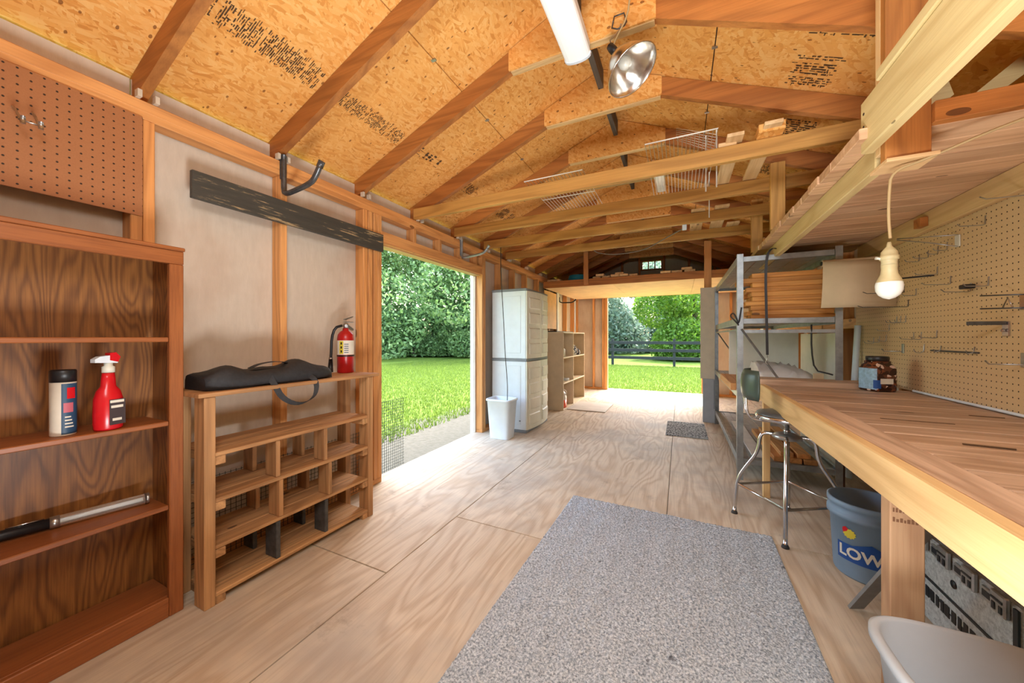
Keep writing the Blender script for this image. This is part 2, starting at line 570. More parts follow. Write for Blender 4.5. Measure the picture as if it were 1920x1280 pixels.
def root_loc(o):
    v = Vector(o.location)
    while o.parent:
        o = o.parent; v += Vector(o.location)
    return v
def tag(o, label=None, cat=None, group=None, kind=None):
    if label: o['label'] = label
    if cat: o['category'] = cat
    if group: o['group'] = group
    if kind: o['kind'] = kind
    return o
def thing(name, loc, label, cat, group=None):
    o = bpy.data.objects.new(name, None)
    COL.objects.link(o)
    o.empty_display_size = 0.05
    o.location = loc
    return tag(o, label, cat, group)
def struct(name, loc=(0, 0, 0)):
    o = bpy.data.objects.new(name, None)
    COL.objects.link(o); o.location = loc
    o['kind'] = 'structure'
    return o
def one(g, name, mat, loc, label, cat, group=None):
    """a thing that is one mesh, origin at loc"""
    bmesh.ops.translate(g.bm, vec=-Vector(loc), verts=g.bm.verts[:])
    o = g.build(name, mat); o.location = loc
    return tag(o, label, cat, group)
def bx(parent, name, mat, x0, x1, y0, y1, z0, z1, bev=0.003, label=None):
    o = G().box(x0, x1, y0, y1, z0, z1, bev).build(name, mat, parent)
    if label: o['label'] = label
    return o
def dup(root, loc=None, label=None, group=None, rotz=None):
    r = root.copy(); COL.objects.link(r)
    if loc is not None: r.location = loc
    if rotz is not None: r.rotation_euler.z = rotz
    if label: r['label'] = label
    if group: r['group'] = group
    for ch in list(root.children):
        c = ch.copy(); COL.objects.link(c); c.parent = r
        for g in list(ch.children):
            d = g.copy(); COL.objects.link(d); d.parent = c
    return r
def fast_mesh(name, verts, quads, mat, parent=None):
    me = bpy.data.meshes.new(name)
    verts = np.asarray(verts, dtype=np.float32); quads = np.asarray(quads, dtype=np.int32)
    me.vertices.add(len(verts)); me.vertices.foreach_set('co', verts.ravel())
    nl = quads.size; k = quads.shape[1]
    me.loops.add(nl); me.loops.foreach_set('vertex_index', quads.ravel())
    me.polygons.add(len(quads)); me.polygons.foreach_set('loop_start', np.arange(0, nl, k, dtype=np.int32))
    me.update(calc_edges=True)
    me.materials.append(mat)
    o = bpy.data.objects.new(name, me); COL.objects.link(o)
    if parent: o.parent = parent
    return o
def text_obj(s, size, mat, parent, name='lettering', M=None, warp=None, extrude=0.0, font_bold=0.0):
    cu = bpy.data.curves.new('t', 'FONT')
    cu.body = s; cu.size = size; cu.align_x = 'CENTER'; cu.align_y = 'CENTER'; cu.offset = font_bold; cu.extrude = extrude
    cu.resolution_u = 3
    t = bpy.data.objects.new('t', cu); COL.objects.link(t)
    dg = bpy.context.evaluated_depsgraph_get()
    me = bpy.data.meshes.new_from_object(t.evaluated_get(dg))
    bpy.data.objects.remove(t)
    bm = bmesh.new(); bm.from_mesh(me)
    if warp:
        bmesh.ops.subdivide_edges(bm, edges=[e for e in bm.edges if e.calc_length() > size * 0.2], cuts=3)
        bmesh.ops.triangulate(bm, faces=bm.faces[:])
        for v in bm.verts: v.co = warp(v.co)
    if M is not None:
        for v in bm.verts: v.co = M @ v.co
    g = G(); g.bm.free(); g.bm = bm
    return g.build(name, mat, parent)

# ================================================================== SETTING
XL, XR = -2.24, 1.40          # stud faces
ZP = 2.295                    # top of left plate
XRG, ZRG = -0.523, 3.17       # ridge, underside of the deck
SL, SR = 0.404, 0.43
YN, YF = -1.7, 8.2            # near and far wall
def zdeck(x):
    return ZRG - (SL * (XRG - x) if x < XRG else SR * (x - XRG))
RD = 0.13                      # rafter depth (vertical)
YT = [-1.16, -0.53, 0.108, 0.743, 1.36, 2.0, 2.64, 3.30, 3.95, 4.58, 5.22, 5.85, 6.49, 7.12, 7.76]

# ---- floor of plywood sheets
floor = struct('floor')
bx(floor, 'joist_deck', wood('oldgrey', 'y'), -2.36, 1.52, YN, 8.45, -0.16, -0.022, 0)
cols = [(-2.36, -1.3535, [1.34, 3.90, 6.45]), (-1.348, -0.082, [-0.6, 1.962, 4.56, 7.1]), (-0.078, 1.19, [-0.1, 2.50, 5.05, 7.6]), (1.194, 1.52, [1.3, 3.9, 6.4])]
for x0, x1, cuts in cols:
    ys = [YN] + cuts + [8.45]
    for a, b in zip(ys[:-1], ys[1:]):
        bx(floor, 'plywood_sheet', PLY, x0, x1, a + 0.003, b - 0.003, -0.02, 0.0, 0.0015)

# ---- ceiling: deck panels, rafters, gussets, ties
ceil = struct('ceiling')
g = G()
for sgn in (0, 1):
    xs = (-2.6, XRG) if sgn == 0 else (XRG, 1.75)
    zz = [zdeck(x) for x in xs]
    g.prism([(xs[0], zz[0] + 0.018), (xs[1], zz[1] + 0.018), (xs[1], zz[1] + 0.045), (xs[0], zz[0] + 0.045)], 'y', YN - 0.3, YF + 0.45)
g.build('roofing', FELT, ceil)
def roof_panel(x0, x1, y0, y1):
    g = G()
    g.prism([(x0, zdeck(x0)), (x1, zdeck(x1)), (x1, zdeck(x1) + 0.014), (x0, zdeck(x0) + 0.014)], 'y', y0 + 0.002, y1 - 0.002)
    return g.build('roof_panel', OSB, ceil)
def panels(x0, x1, cuts):
    ys = [YN - 0.3] + cuts + [YF + 0.45]
    for a, b in zip(ys[:-1], ys[1:]): roof_panel(x0, x1, a, b)
panels(-1.318, XRG - 0.004, [0.128, 2.66, 5.24, 7.78])
panels(-2.6, -1.324, [-1.14, 1.38, 3.97, 6.51])
panels(XRG + 0.004, 0.178, [0.128, 2.66, 5.24, 7.78])
panels(0.184, 1.75, [-1.14, 1.38, 3.97, 6.51])
# H clips in the panel seams
for xc in (-1.321, 0.181):
    for a, b in zip(YT[3:9], YT[4:10]):
        ym = (a + b) / 2
        g = G(); g.box(xc - 0.016, xc + 0.016, ym - 0.006, ym + 0.012, zdeck(xc) - 0.006, zdeck(xc) + 0.001)
        g.build('panel_clip', STEEL, ceil)
# ink stamps of the mill on the deck (rows of blurred block print)
def stamp(x0, x1, y0, y1, n, seed, rows=3):
    rnd = random.Random(seed); g = G()
    for i in range(n):
        f = i / n
        yy = y0 + (y1 - y0) * f
        if rnd.random() < 0.12: continue
        for r in range(rows):
            for k in range(2):
                xa = x0 + (x1 - x0) * ((r + 0.5 * k) / rows + rnd.uniform(-.05, .05)) + 0.02 * rnd.random()
                L = abs(x1 - x0) / rows * rnd.uniform(.3, .75)
                wy = abs(y1 - y0) / n * rnd.uniform(.25, .7)
                if rnd.random() < 0.25: L, wy = L * 0.25, wy * 2.0
                z = lambda x: zdeck(x) - 0.0012
                g.quad([(xa, yy, z(xa)), (xa + L, yy, z(xa + L)), (xa + L, yy + wy, z(xa + L)), (xa, yy + wy, z(xa))])
    return g.build('ink_stamp', INK, ceil)
stamp(-1.90, -1.78, 0.79, 1.32, 60, 1)
stamp(-1.89, -1.80, 1.46, 1.96, 56, 2)
stamp(-1.86, -1.80, 2.14, 2.40, 7, 3, 2)
stamp(-1.90, -1.80, 2.72, 2.98, 16, 4, 2)
stamp(-1.93, -1.80, 3.42, 3.86, 16, 5, 2)
stamp(0.58, 0.84, 2.06, 2.20, 10, 6, 5)
stamp(0.56, 0.74, 2.34, 2.60, 14, 7, 6)
stamp(0.62, 0.80, 2.92, 3.22, 12, 8, 6)
stamp(0.55, 0.70, 3.55, 3.80, 10, 9, 6)
# rafters and gussets
for y in YT:
    y0, y1 = y - 0.02, y + 0.02
    z0 = zdeck(-2.33) - 0.012
    G().prism([(-2.34, zdeck(-2.34) - RD), (XRG - .02, ZRG - RD - 0.008), (XRG - .02, ZRG - 0.012), (-2.45, zdeck(-2.45) - 0.003)], 'y', y0, y1).build('rafter', wood('rafter', 'x'), ceil)
    G().prism([(XRG + .02, ZRG - RD - 0.008), (1.52, zdeck(1.52) - RD), (1.6, zdeck(1.6) - 0.003), (XRG + .02, ZRG - 0.012)], 'y', y0, y1).build('rafter', wood('rafter', 'x'), ceil)
    gp = [(-0.965, 2.862), (-0.113, 2.862), (-0.113, zdeck(-.113) - 0.006), (XRG, ZRG - 0.006), (-0.965, zdeck(-.965) - 0.006)]
    G().prism(gp, 'y', y0 - 0.012, y0 - 0.0005).build('gusset', OSB, ceil)
    G().prism(gp, 'y', y1 + 0.0005, y1 + 0.012).build('gusset', OSB, ceil)
    bx(ceil, 'gusset_block', wood('apron', 'x'), -0.955, -0.12, y0, y1, 2.856, 2.895, 0.002)
    # white framing angles on the plate
    if 0 < y < 6:
        for d in (-1, 1):
            bx(ceil, 'rafter_tie', BEIGEPAINT, -2.248, -2.215, y + d * 0.030 - 0.008, y + d * 0.030 + 0.008, 2.296, 2.330, 0.001)
for a, b in zip(YT[2:-1], YT[3:]):
    bx(ceil, 'ridge_board', wood('oldgrey', 'y'), XRG - 0.018, XRG + 0.018, a + 0.034, b - 0.034, 3.02, 3.150, 0)
# tie beams
for i, y in enumerate((2.64, 3.30, 3.95, 4.58)):
    z0 = (2.305, 2.315, 2.325, 2.32)[i]
    bx(ceil, 'tie_beam', wood('tie', 'x'), -2.26, 1.02, y - 0.062, y - 0.022, z0, z0 + 0.098, 0.003)

G().prism([(1.0, 2.12), (1.07, 2.12), (1.34, 2.33), (1.27, 2.36)], 'y', 2.20, 2.24).build('brace', wood('pale', 'x'), ceil)
G().prism([(.86, 2.12), (.93, 2.12), (1.12, 2.30), (1.10, 2.38)], 'y', 2.30, 2.34).build('brace', wood('pale', 'x'), ceil)
# ---- left wall
wl = struct('wall_left')
ST = wood('stud', 'z'); STY = wood('stud', 'y')
def sheath(y0, y1, z0, z1, x=-2.345, mat=None, name='sheathing_panel', parent=None):
    return bx(parent or wl, name, mat or SHEATH, x, x + 0.012, y0, y1, z0, z1, 0)
sheath(YN, 0.715, -0.02, 2.415); sheath(0.719, 1.375, -0.02, 2.415); sheath(1.379, 2.168, -0.02, 2.415)
sheath(2.168, 3.82, 2.0, 2.415); sheath(3.82, 5.0, -0.02, 2.415); sheath(5.004, 6.6, -0.02, 2.415); sheath(6.604, YF, -0.02, 2.415)
bx(wl, 'top_plate', STY, -2.33, XL, YN, 3.2, 2.243, ZP)
bx(wl, 'top_plate', STY, -2.33, XL, 3.202, YF, 2.243, ZP)
bx(wl, 'top_plate', STY, -2.33, XL - 0.002, YN, 4.6, 2.21, 2.250)
bx(wl, 'top_plate', STY, -2.33, XL - 0.002, 4.602, YF, 2.21, 2.250)
def stud(y, z0=0.04, z1=2.21, x0=-2.33, x1=XL, t=0.04, parent=None, name='stud'):
    return bx(parent or wl, name, ST, x0, x1, y, y + t, z0, z1)
for y in (-1.6, -1.0, -0.4, 0.1, 0.69, 0.732, 1.352, 1.985, 2.035, 2.09, 2.133, 3.82, 3.865, 4.30, 4.75, 5.22, 5.75, 6.3, 6.85, 7.45, 8.05):
    stud(y)
bx(wl, 'sole_plate', STY, -2.33, XL, YN, 2.172, 0, 0.04)
bx(wl, 'sole_plate', STY, -2.33, XL, 3.82, YF, 0, 0.04)
hd = bx(wl, 'door_header', STY, -2.33, XL, 2.173, 3.82, 1.985, 2.085)
for y in (2.56, 2.95, 3.33, 3.66):
    stud(y, 2.085, 2.21, name='cripple_stud')
bx(wl, 'door_header', wood('apron', 'y'), -2.36, -2.27, 2.173, 3.82, 1.972, 1.9845)
bx(wl, 'door_trim', WHITEPAINT, -2.40, -2.346, 3.79, 3.90, -0.1, 2.1)
bx(wl, 'door_trim', WHITEPAINT, -2.372, -2.331, 3.795, 3.819, 0.0, 1.97)
bx(wl, 'door_trim', WHITEPAINT, -2.40, -2.346, 2.10, 2.17, -0.1, 2.1)

# ---- right wall
wr = struct('wall_right')
bx(wr, 'sheathing_panel', SHEATH, 1.49, 1.502, YN, 2.4, -0.02, 2.285, 0)
bx(wr, 'sheathing_panel', SHEATH, 1.49, 1.502, 2.404, 5.2, -0.02, 2.285, 0)
bx(wr, 'sheathing_panel', SHEATH, 1.49, 1.502, 5.204, YF, -0.02, 2.285, 0)
bx(wr, 'top_plate', wood('stud', 'y'), 1.40, 1.49, YN, YF, 2.14, 2.22)
bx(wr, 'sole_plate', wood('stud', 'y'), 1.40, 1.49, YN, YF, 0, 0.04)
for i in range(20):
    y = -1.6 + i * 0.5
    if y < 8.1: bx(wr, 'stud', ST, 1.402, 1.49, y, y + 0.04, 0.04, 2.14)
bx(wr, 'blocking', wood('stud', 'y'), 1.402, 1.44, 4.0, 6.8, 1.28, 1.37)

# ---- far wall with the big doorway and the gable
wf = struct('wall_far')
sheath_f = lambda x0, x1, z0, z1, m=SHEATH: bx(wf, 'sheathing_panel', m, x0, x1, YF + 0.09, YF + 0.102, z0, z1, 0)
sheath_f(-2.34, -1.50, -0.02, 2.2); sheath_f(0.42, 1.5, -0.02, 2.2)
XW0, XW1, ZW0, ZW1 = -0.76, -0.36, 2.70, 2.86
for pts in (([(-2.34, 2.2), (XW0, 2.2), (XW0, zdeck(XW0)), (-2.34, zdeck(-2.34))]), ([(XW1, 2.2), (1.5, 2.2), (1.5, zdeck(1.5)), (XW1, zdeck(XW1))]),
            ([(XW0, 2.2), (XW1, 2.2), (XW1, ZW0), (XW0, ZW0)]), ([(XW0, ZW1), (XW1, ZW1), (XW1, zdeck(XW1)), (XRG, ZRG), (XW0, zdeck(XW0))])):
    G().prism(pts, 'y', YF + 0.09, YF + 0.102).build('gable_panel', SHEATH2, wf)
for x in (-2.2, -1.75, -1.2, -0.83, -0.33, 0.15, 0.62, 1.1):
    bx(wf, 'gable_stud', wood('rafter', 'z'), x, x + 0.04, YF, YF + 0.09, 2.25, zdeck(x + .02) - 0.03)
for x in (-2.24, -1.84, -1.62, -1.575, -1.54, 0.40, 0.445, 0.9, 1.36):
    bx(wf, 'stud', ST, x, x + 0.04, YF, YF + 0.09, 0.04, 2.13)
bx(wf, 'sole_plate', wood('stud', 'x'), -2.24, -1.5, YF, YF + 0.09, 0, 0.04)
bx(wf, 'sole_plate', wood('stud', 'x'), 0.44, 1.4, YF, YF + 0.09, 0, 0.04)
bx(wf, 'door_header', wood('rafter', 'x'), -2.24, 1.40, YF - 0.02, YF + 0.09, 2.13, 2.25)
# gable window: frame and three lights
win = struct('window_1', (-0.56, YF + 0.09, 2.7))
bx(win, 'window_frame', wood('rafter', 'x'), XW0 - .03, XW1 + .03, YF + 0.055, YF + 0.088, ZW0 - .03, ZW0)
bx(win, 'window_frame', wood('rafter', 'x'), XW0 - .03, XW1 + .03, YF + 0.055, YF + 0.088, ZW1, ZW1 + .03)
for k in range(4):
    x = XW0 + (XW1 - XW0) * k / 3
    bx(win, 'mullion', wood('rafter', 'z'), x - 0.012, x + 0.012, YF + 0.055, YF + 0.10, ZW0, ZW1)
GL = NT('window_glass', 0.05); GL.b.inputs['Transmission Weight'].default_value = 1.0; GL.color((0.95, 0.97, 1, 1)); GL.b.inputs['IOR'].default_value = 1.0
for k in range(3):
    x = XW0 + (XW1 - XW0) * k / 3
    bx(win, 'pane', GL.m, x + 0.013, x + 0.12, YF + 0.093, YF + 0.096, ZW0, ZW1, 0)

# ---- near wall behind the camera
wn = struct('wall_near')
bx(wn, 'sheathing_panel', SHEATH, -2.34, -1.5, YN - 0.012, YN, -0.02, 2.2, 0)
bx(wn, 'sheathing_panel', SHEATH, -1.498, 1.5, YN - 0.012, YN, -0.02, 2.2, 0)
G().prism([(-2.34, 2.2), (1.5, 2.2), (1.5, zdeck(1.5)), (XRG, ZRG), (-2.34, zdeck(-2.34))], 'y', YN - 0.012, YN).build('gable_panel', SHEATH, wn)

# ---- outside ground
gr = tag(G().quad([(-120, -60, -0.15), (60, -60, -0.15), (60, 160, -0.15), (-120, 160, -0.15)]).build('ground', make_ground()), kind='structure')
# grass blades near the doorways
def blades(name, x0, x1, y0, y1, n, hmin, hmax, seed):
    r = np.random.default_rng(seed)
    x = r.uniform(x0, x1, n); y = r.uniform(y0, y1, n)
    h = r.uniform(hmin, hmax, n); a = r.uniform(0, 2 * np.pi, n); w_ = r.uniform(.004, .008, n) * (1 + h * 8)
    lean = r.uniform(0, .5, n) * h; b = r.uniform(0, 2 * np.pi, n)
    V = np.zeros((n, 3, 3))
    V[:, 0] = np.stack([x - w_ * np.cos(a), y - w_ * np.sin(a), np.full(n, -.15)], 1)
    V[:, 1] = np.stack([x + w_ * np.cos(a), y + w_ * np.sin(a), np.full(n, -.15)], 1)
    V[:, 2] = np.stack([x + lean * np.cos(b), y + lean * np.sin(b), -.15 + h], 1)
    o = fast_mesh(name, V.reshape(-1, 3), np.arange(n * 3).reshape(-1, 3), GRASS)
    return o
tag(blades('lawn_grass', -13, -3.35, 2.5, 17, 110000, .03, .075, 1), 'bright green mown lawn grass outside the side doorway', 'grass', kind='stuff')
tag(blades('lawn_grass', -6, 3.5, 9.2, 17.5, 60000, .03, .07, 2), 'bright green lawn grass between the far doorway and the fence', 'grass', kind='stuff')

# ---- trees
def tree(name, loc, R, H, n, leaf, mat, seed, label, lobes=9, trunk=True, zc=None):
    t = thing(name, loc, label, 'tree' if H > 3.6 else 'bush')
    r = np.random.default_rng(seed)
    # lobes
    cx = r.normal(0, .42, (lobes, 2)) * R
    cz = r.uniform(.10, .8, lobes) * H; cz[: lobes // 3] = .12 * H
    rad = r.uniform(.42, .62, lobes) * R
    li = r.integers(0, lobes, n)
    d = r.normal(size=(n, 3)); d /= np.linalg.norm(d, axis=1)[:, None]
    rr = r.uniform(.82, 1.05, n)
    P = np.stack([cx[li, 0], cx[li, 1], cz[li]], 1) + d * (rad[li] * rr)[:, None] * np.array([1, 1, .85])
    P[:, 2] = np.clip(P[:, 2], .15, None)
    u = r.normal(size=(n, 3)); u /= np.linalg.norm(u, axis=1)[:, None]
    v = np.cross(u, r.normal(size=(n, 3))); v /= np.linalg.norm(v, axis=1)[:, None]
    s = r.uniform(.5, 1.0, n)[:, None] * leaf
    V = np.stack([P - u * s, P + v * s * .55, P + u * s, P - v * s * .55], 1)
    o = fast_mesh('crown', V.reshape(-1, 3), np.arange(n * 4).reshape(-1, 4), mat, t)
    g = G()
    L = Vector(loc)
    g.tube([L + Vector((0, 0, -.1)), L + Vector((.1, 0, H * .3)), L + Vector((0, .1, H * .6))], [.05 * R + .06, .04 * R + .05, .03], 8)
    g.build('trunk', BARK, t)
    return t
tree('oak_tree', (-22.5, 18.0, -.15), 6.2, 12.5, 44000, .17, LEAF['oak'], 1, 'large dark green oak seen at the left in the side doorway', 16)
tree('oak_tree', (-17.5, 22.5, -.15), 6.0, 13.0, 44000, .17, LEAF['oak'], 2, 'large dark green oak filling the middle of the side doorway', 16)
tree('oak_tree', (-12.5, 26.0, -.15), 6.0, 12.0, 44000, .17, LEAF['oak'], 3, 'large dark green oak at the right side of the side doorway', 16)
tree('oak_tree', (-30, 14.5, -.15), 6.5, 12.5, 12000, .36, LEAF['oak'], 4, 'dark green oak beyond the side doorway, furthest to the left')
for i, (x, y, R_, H_) in enumerate(((-19.5, 17.6, 2.0, 3.4), (-16.6, 19.0, 2.1, 3.2), (-13.9, 20.6, 2.1, 3.5), (-11.3, 22.3, 2.1, 3.0))):
    tree('hedge_shrub', (x, y, -.15), R_, H_, 9000, .13, LEAF['oak'], 20 + i, ['leafy shrub at the foot of the oaks, leftmost in the side doorway', 'leafy shrub at the foot of the oaks, second from the left in the side doorway', 'leafy shrub at the foot of the oaks, third from the left in the side doorway', 'leafy shrub at the foot of the oaks beside the right jamb of the side doorway'][i], 6)
tree('grey_green_tree', (-5.6, 33, -.15), 5.2, 10.0, 22000, .2, LEAF['pale'], 5, 'hazy grey-green tree at the left in the far doorway')
tree('grey_green_tree', (-1.2, 40, -.15), 6.0, 12.0, 16000, .28, LEAF['pale'], 6, 'hazy grey-green tree furthest away behind the bright green one')
tree('bright_green_tree', (0.75, 24.0, -.15), 3.3, 7.5, 26000, .13, LEAF['bright'], 7, 'bright yellow-green tree behind the black fence in the far doorway')
tree('grey_green_tree', (6.5, 34, -.15), 6, 11, 9000, .42, LEAF['pale'], 8, 'grey-green tree hidden behind the right jamb of the far doorway')

# ---- fences
def fence(label, x0, x1, y, n):
    f = thing('rail_fence', ((x0 + x1) / 2, y, -.15), label, 'fence')
    for k in range(n + 1):
        x = x0 + (x1 - x0) * k / n
        bx(f, 'post', FENCE, x - .055, x + .055, y - .055, y + .055, -.2, 1.12, .004)
    for z in (.22, .58, .94):
        bx(f, 'rail', FENCE, x0 - .1, x1 + .1, y - .085, y - .056, z - .07, z + .07, .004)
    return f
fence('black three-rail wooden fence across the lawn beyond the far doorway', -5.76, 8.04, 17.8, 5)
fence('black rail fence under the oaks at the left edge of the side doorway', -24.8, -16.4, 15.4, 3)

# ================================================================== LEFT SIDE THINGS
# left pegboard
t = tag(G().box(0, 0.006, -0.9, 0.727 + 0.0, 0, 0.457).build('pegboard', PEG_L), 'shade-darkened tan pegboard panel on the left wall above the bookcase', 'pegboard')
t.location = (XL + 0.001, 0, 1.757)
# silver double hook on it
t = thing('double_hook', (-2.232, 0.40, 2.04), 'small silver double hook on the left pegboard above the bookcase', 'hook')
for dy in (-0.022, 0.022):
    G().tube([(-2.232, .40 + dy, 2.055), (-2.20, .40 + dy, 2.035), (-2.15, .40 + dy * .9, 1.985), (-2.125, .40 + dy * .9, 1.972), (-2.12, .40 + dy * .9, 1.99)], 0.004, 8, smooth=1).build('prong', STEEL, t)
    G().tube([(-2.123, .40 + dy * .9, 1.965), (-2.123, .40 + dy * .9, 1.992)], 0.0065, 8).build('tip', STEEL, t)
G().tube([(-2.15, .374, 1.987), (-2.15, .426, 1.987)], 0.0035, 8).build('cross_bar', STEEL, t)

# bookcase
BC = thing('bookcase', (-2.1, 0.36, 0), 'tall open bookcase of red-brown oak at the left edge of the photo', 'bookcase')
b0, b1 = -0.06, 0.775
bx(BC, 'back_panel', OAK, -2.222, -2.214, b0 + .01, b1 - .01, 0.06, 1.56, 0)
bx(BC, 'side_panel', OAK, -2.222, -1.998, b1 - .02, b1 - .002, 0.0, 1.555, .001)
bx(BC, 'side_panel', OAK, -2.222, -1.998, b0 + .002, b0 + .02, 0.0, 1.555, .001)
bx(BC, 'top_rail', RED['y'], -2.0, -1.975, b0, b1, 1.518, 1.575)
bx(BC, 'top_panel', RED['y'], -2.225, -1.972, b0 - .004, b1 + .004, 1.5755, 1.592)
for y0, y1 in ((b1 - .048, b1), (b0, b0 + .048)):
    bx(BC, 'stile', RED['z'], -2.0, -1.976, y0, y1, 0.0, 1.5175)
bx(BC, 'bottom_rail', RED['y'], -2.0, -1.976, b0 + .049, b1 - .049, 0.0, 0.085)
bx(BC, 'shelf', RED['y'], -2.204, -2.001, b0 + .021, b1 - .021, 0.065, 0.083)
for z in (0.46, 0.82, 1.18):
    bx(BC, 'shelf', RED['y'], -2.204, -1.979, b0 + .021, b1 - .049, z, z + 0.02)
# spray can of cleaner: jar with black cap
c0 = Vector((-2.05, 0.455, 0.8405))
t = thing('cleaner_canister', c0, 'round canister with navy and cream label and black cap on the bookcase shelf', 'canister')
G().lathe(c0, [(.001, 0), (.031, 0), (.032, .004), (.032, .195), (.001, .195)], 28).build('body', LABELW, t)
G().lathe(c0, [(.001, .196), (.0325, .196), (.0325, .236), (.030, .240), (.001, .240)], 28).build('cap', BLACK, t)
def wrap_patch(c, r, a0, a1, z0, z1, name, mat, parent, n=10):
    g = G(); ring = []
    for k in range(n + 1):
        a = a0 + (a1 - a0) * k / n
        ring.append((g.bm.verts.new((c[0] + r * math.cos(a), c[1] + r * math.sin(a), z0)), g.bm.verts.new((c[0] + r * math.cos(a), c[1] + r * math.sin(a), z1))))
    for (a, b), (d, e) in zip(ring[:-1], ring[1:]): g.bm.faces.new([a, d, e, b]).smooth = True
    return g.build(name, mat, parent)
wrap_patch(c0, .0325, -.35, 1.9, c0.z + .006, c0.z + .19, 'label', NAVY, t, 14)
wrap_patch(c0, .0331, .05, .75, c0.z + .135, c0.z + .175, 'label_flash', REDPL, t, 6)
wrap_patch(c0, .0331, -.2, .55, c0.z + .085, c0.z + .12, 'label_flash', plain('pink_print', (190, 96, 110), .5), t, 6)
for k in range(4):
    wrap_patch(c0, .0331, -.1, .6 - .08 * k, c0.z + .03 + .012 * k, c0.z + .035 + .012 * k, 'label_line', LABELW, t, 5)
# red spray bottle
c0 = Vector((-2.02, 0.56, 0.8405))
t = thing('spray_bottle', c0, 'red trigger spray bottle with black and white label on the bookcase shelf', 'spray bottle')
Rm = Matrix.Rotation(0.25, 3, 'Z')
G().lathe(c0, [(.001, 0), (.052, 0), (.056, .008), (.058, .06), (.056, .12), (.046, .15), (.030, .168), (.027, .2), (.024, .22), (.001, .221)], 24, Rm, 0.6, 0.74).build('body', REDPL, t)
G().lathe(c0 + Vector((0, 0, .222)), [(.001, 0), (.018, 0), (.018, .022), (.012, .026), (.012, .04), (.001, .04)], 16).build('collar', CREAMPL, t)
g = G(); Mb = Matrix.Translation(c0) @ Matrix.Rotation(0.25, 4, 'Z')
g.prism([(-.045, .262), (.022, .258), (.026, .278), (.01, .29), (-.03, .285), (-.045, .275)], 'x', -.012, .012)
for v in g.bm.verts: v.co = Mb @ v.co
g.build('spray_head', WHITEPL, t)
g = G(); g.prism([(-.002, .27), (.022, .262), (.03, .282), (.016, .3), (-.002, .298)], 'x', -.0135, .0135)
for v in g.bm.verts: v.co = Mb @ v.co
g.build('trigger_guard', REDPL, t)
g = G()
g.quad([Mb @ Vector(p) for p in ((.0355, -.016, .02), (.0355, .032, .02), (.0342, .032, .118), (.0342, -.016, .118))])
g.build('label', plain('dark_label', (70, 60, 62), .4), t)
for k, (z, w_) in enumerate(((.105, .03), (.085, .026), (.035, .02))):
    g = G(); g.quad([Mb @ Vector(p) for p in ((.0362, .006 - w_ * .7, z), (.0362, .006 + w_ * .7, z), (.0360, .006 + w_ * .7, z + .010), (.0360, .006 - w_ * .7, z + .010))])
    g.build('label_line', LABELW, t)
# work light tube
A = Vector((-2.155, 0.30, 0.503)); B = Vector((-2.085, 0.69, 0.503))
t = thing('tube_work_light', A.lerp(B, .5), 'clear tube work light with black handle and hook on the bookcase shelf', 'work light')
CLR = NT('clear_tube', 0.08); CLR.color((.95, .95, .90, 1)); CLR.b.inputs['Transmission Weight'].default_value = .85; CLR.b.inputs['IOR'].default_value = 1.2
P = lambda f, dz=0: A.lerp(B, f) + Vector((0, 0, dz))
G().tube([P(.40), P(1.0)], .021, 16).build('clear_tube', CLR.m, t)
G().tube([P(.41), P(.97)], .010, 10).build('lamp_tube', WHITEPL, t)
G().tube([P(.36), P(.42)], .0225, 16).build('collar', STEEL, t)
G().tube([P(.985), P(1.02)], .0225, 16).build('end_cap', STEEL, t)
G().tube([P(.02), P(.1), P(.36)], [.012, .019, .019], 14).build('handle', BLACK, t)
G().tube([P(.12, .022), P(.33, .022)], .003, 6).build('switch_bar', CHROME, t)
G().tube([P(.02), P(-.05, .008), P(-.08, .03), P(-.03, .04)], .003, 6, smooth=1).build('hook', CHROME, t)

# pallet-wood cubby shelf
PS = thing('pallet_shelf', (-2.02, 1.27, 0), 'low cubby shelf built of weathered pallet wood below the left wall', 'shelf')
px0, px1 = -2.175, -1.876
PW, PWx, PWz = wood('pallet', 'y'), wood('pallet', 'x'), wood('pallet', 'z')
ya, yb = 0.80, 1.765
for (y0, y1) in ((0.805, 0.848), (1.70, 1.742)):
    bx(PS, 'leg', PWz, px1 - .085, px1 + .002, y0, y1, 0, 0.935)
    bx(PS, 'leg', PWz, px0 - .002, px0 + .085, y0, y1, 0, 0.935)
    
bx(PS, 'top_board', PW, px1 - .13, px1 + .015, ya - .02, yb + .02, 0.936, 0.955)
bx(PS, 'top_board', PW, px1 - .275, px1 - .134, ya - .02, yb + .02, 0.936, 0.955)
bx(PS, 'top_board', PW, px0 - .015, px1 - .279, ya - .02, yb + .02, 0.936, 0.953)
for z in (0.665, 0.458, 0.246, 0.035):
    for (a, b) in ((px1 - .093, px1 + .0), (px1 - .19, px1 - .097), (px0, px1 - .196)):
        bx(PS, 'shelf_board', PW, a, b, 0.849, 1.699, z + random.uniform(-.002, .002), z + .018)
    for y0, y1 in ((.849, .889), (1.66, 1.699)):
        bx(PS, 'shelf_cleat', PWx, px0 + .002, px1 - .002, y0, y1, z - .04, z - .001)
BKP = plain('faded_black_paint', (74, 72, 70), .7, 0, .2, 30)
rows = [(0.684, 0.458, (1.105, 1.373), None)]
for z0, z1, ys, m in ((.4765, .664, (1.112, 1.383), None), (.2645, .457, (1.128, 1.413), None), (.0535, .245, (1.113, 1.388), BKP)):
    for y in ys:
        bx(PS, 'divider', m or PWz, px1 - .10, px1 - .004, y, y + .022, z0, z1)
        bx(PS, 'divider', m or PWz, px0 + .005, px0 + .095, y - .004, y + .018, z0, z1)
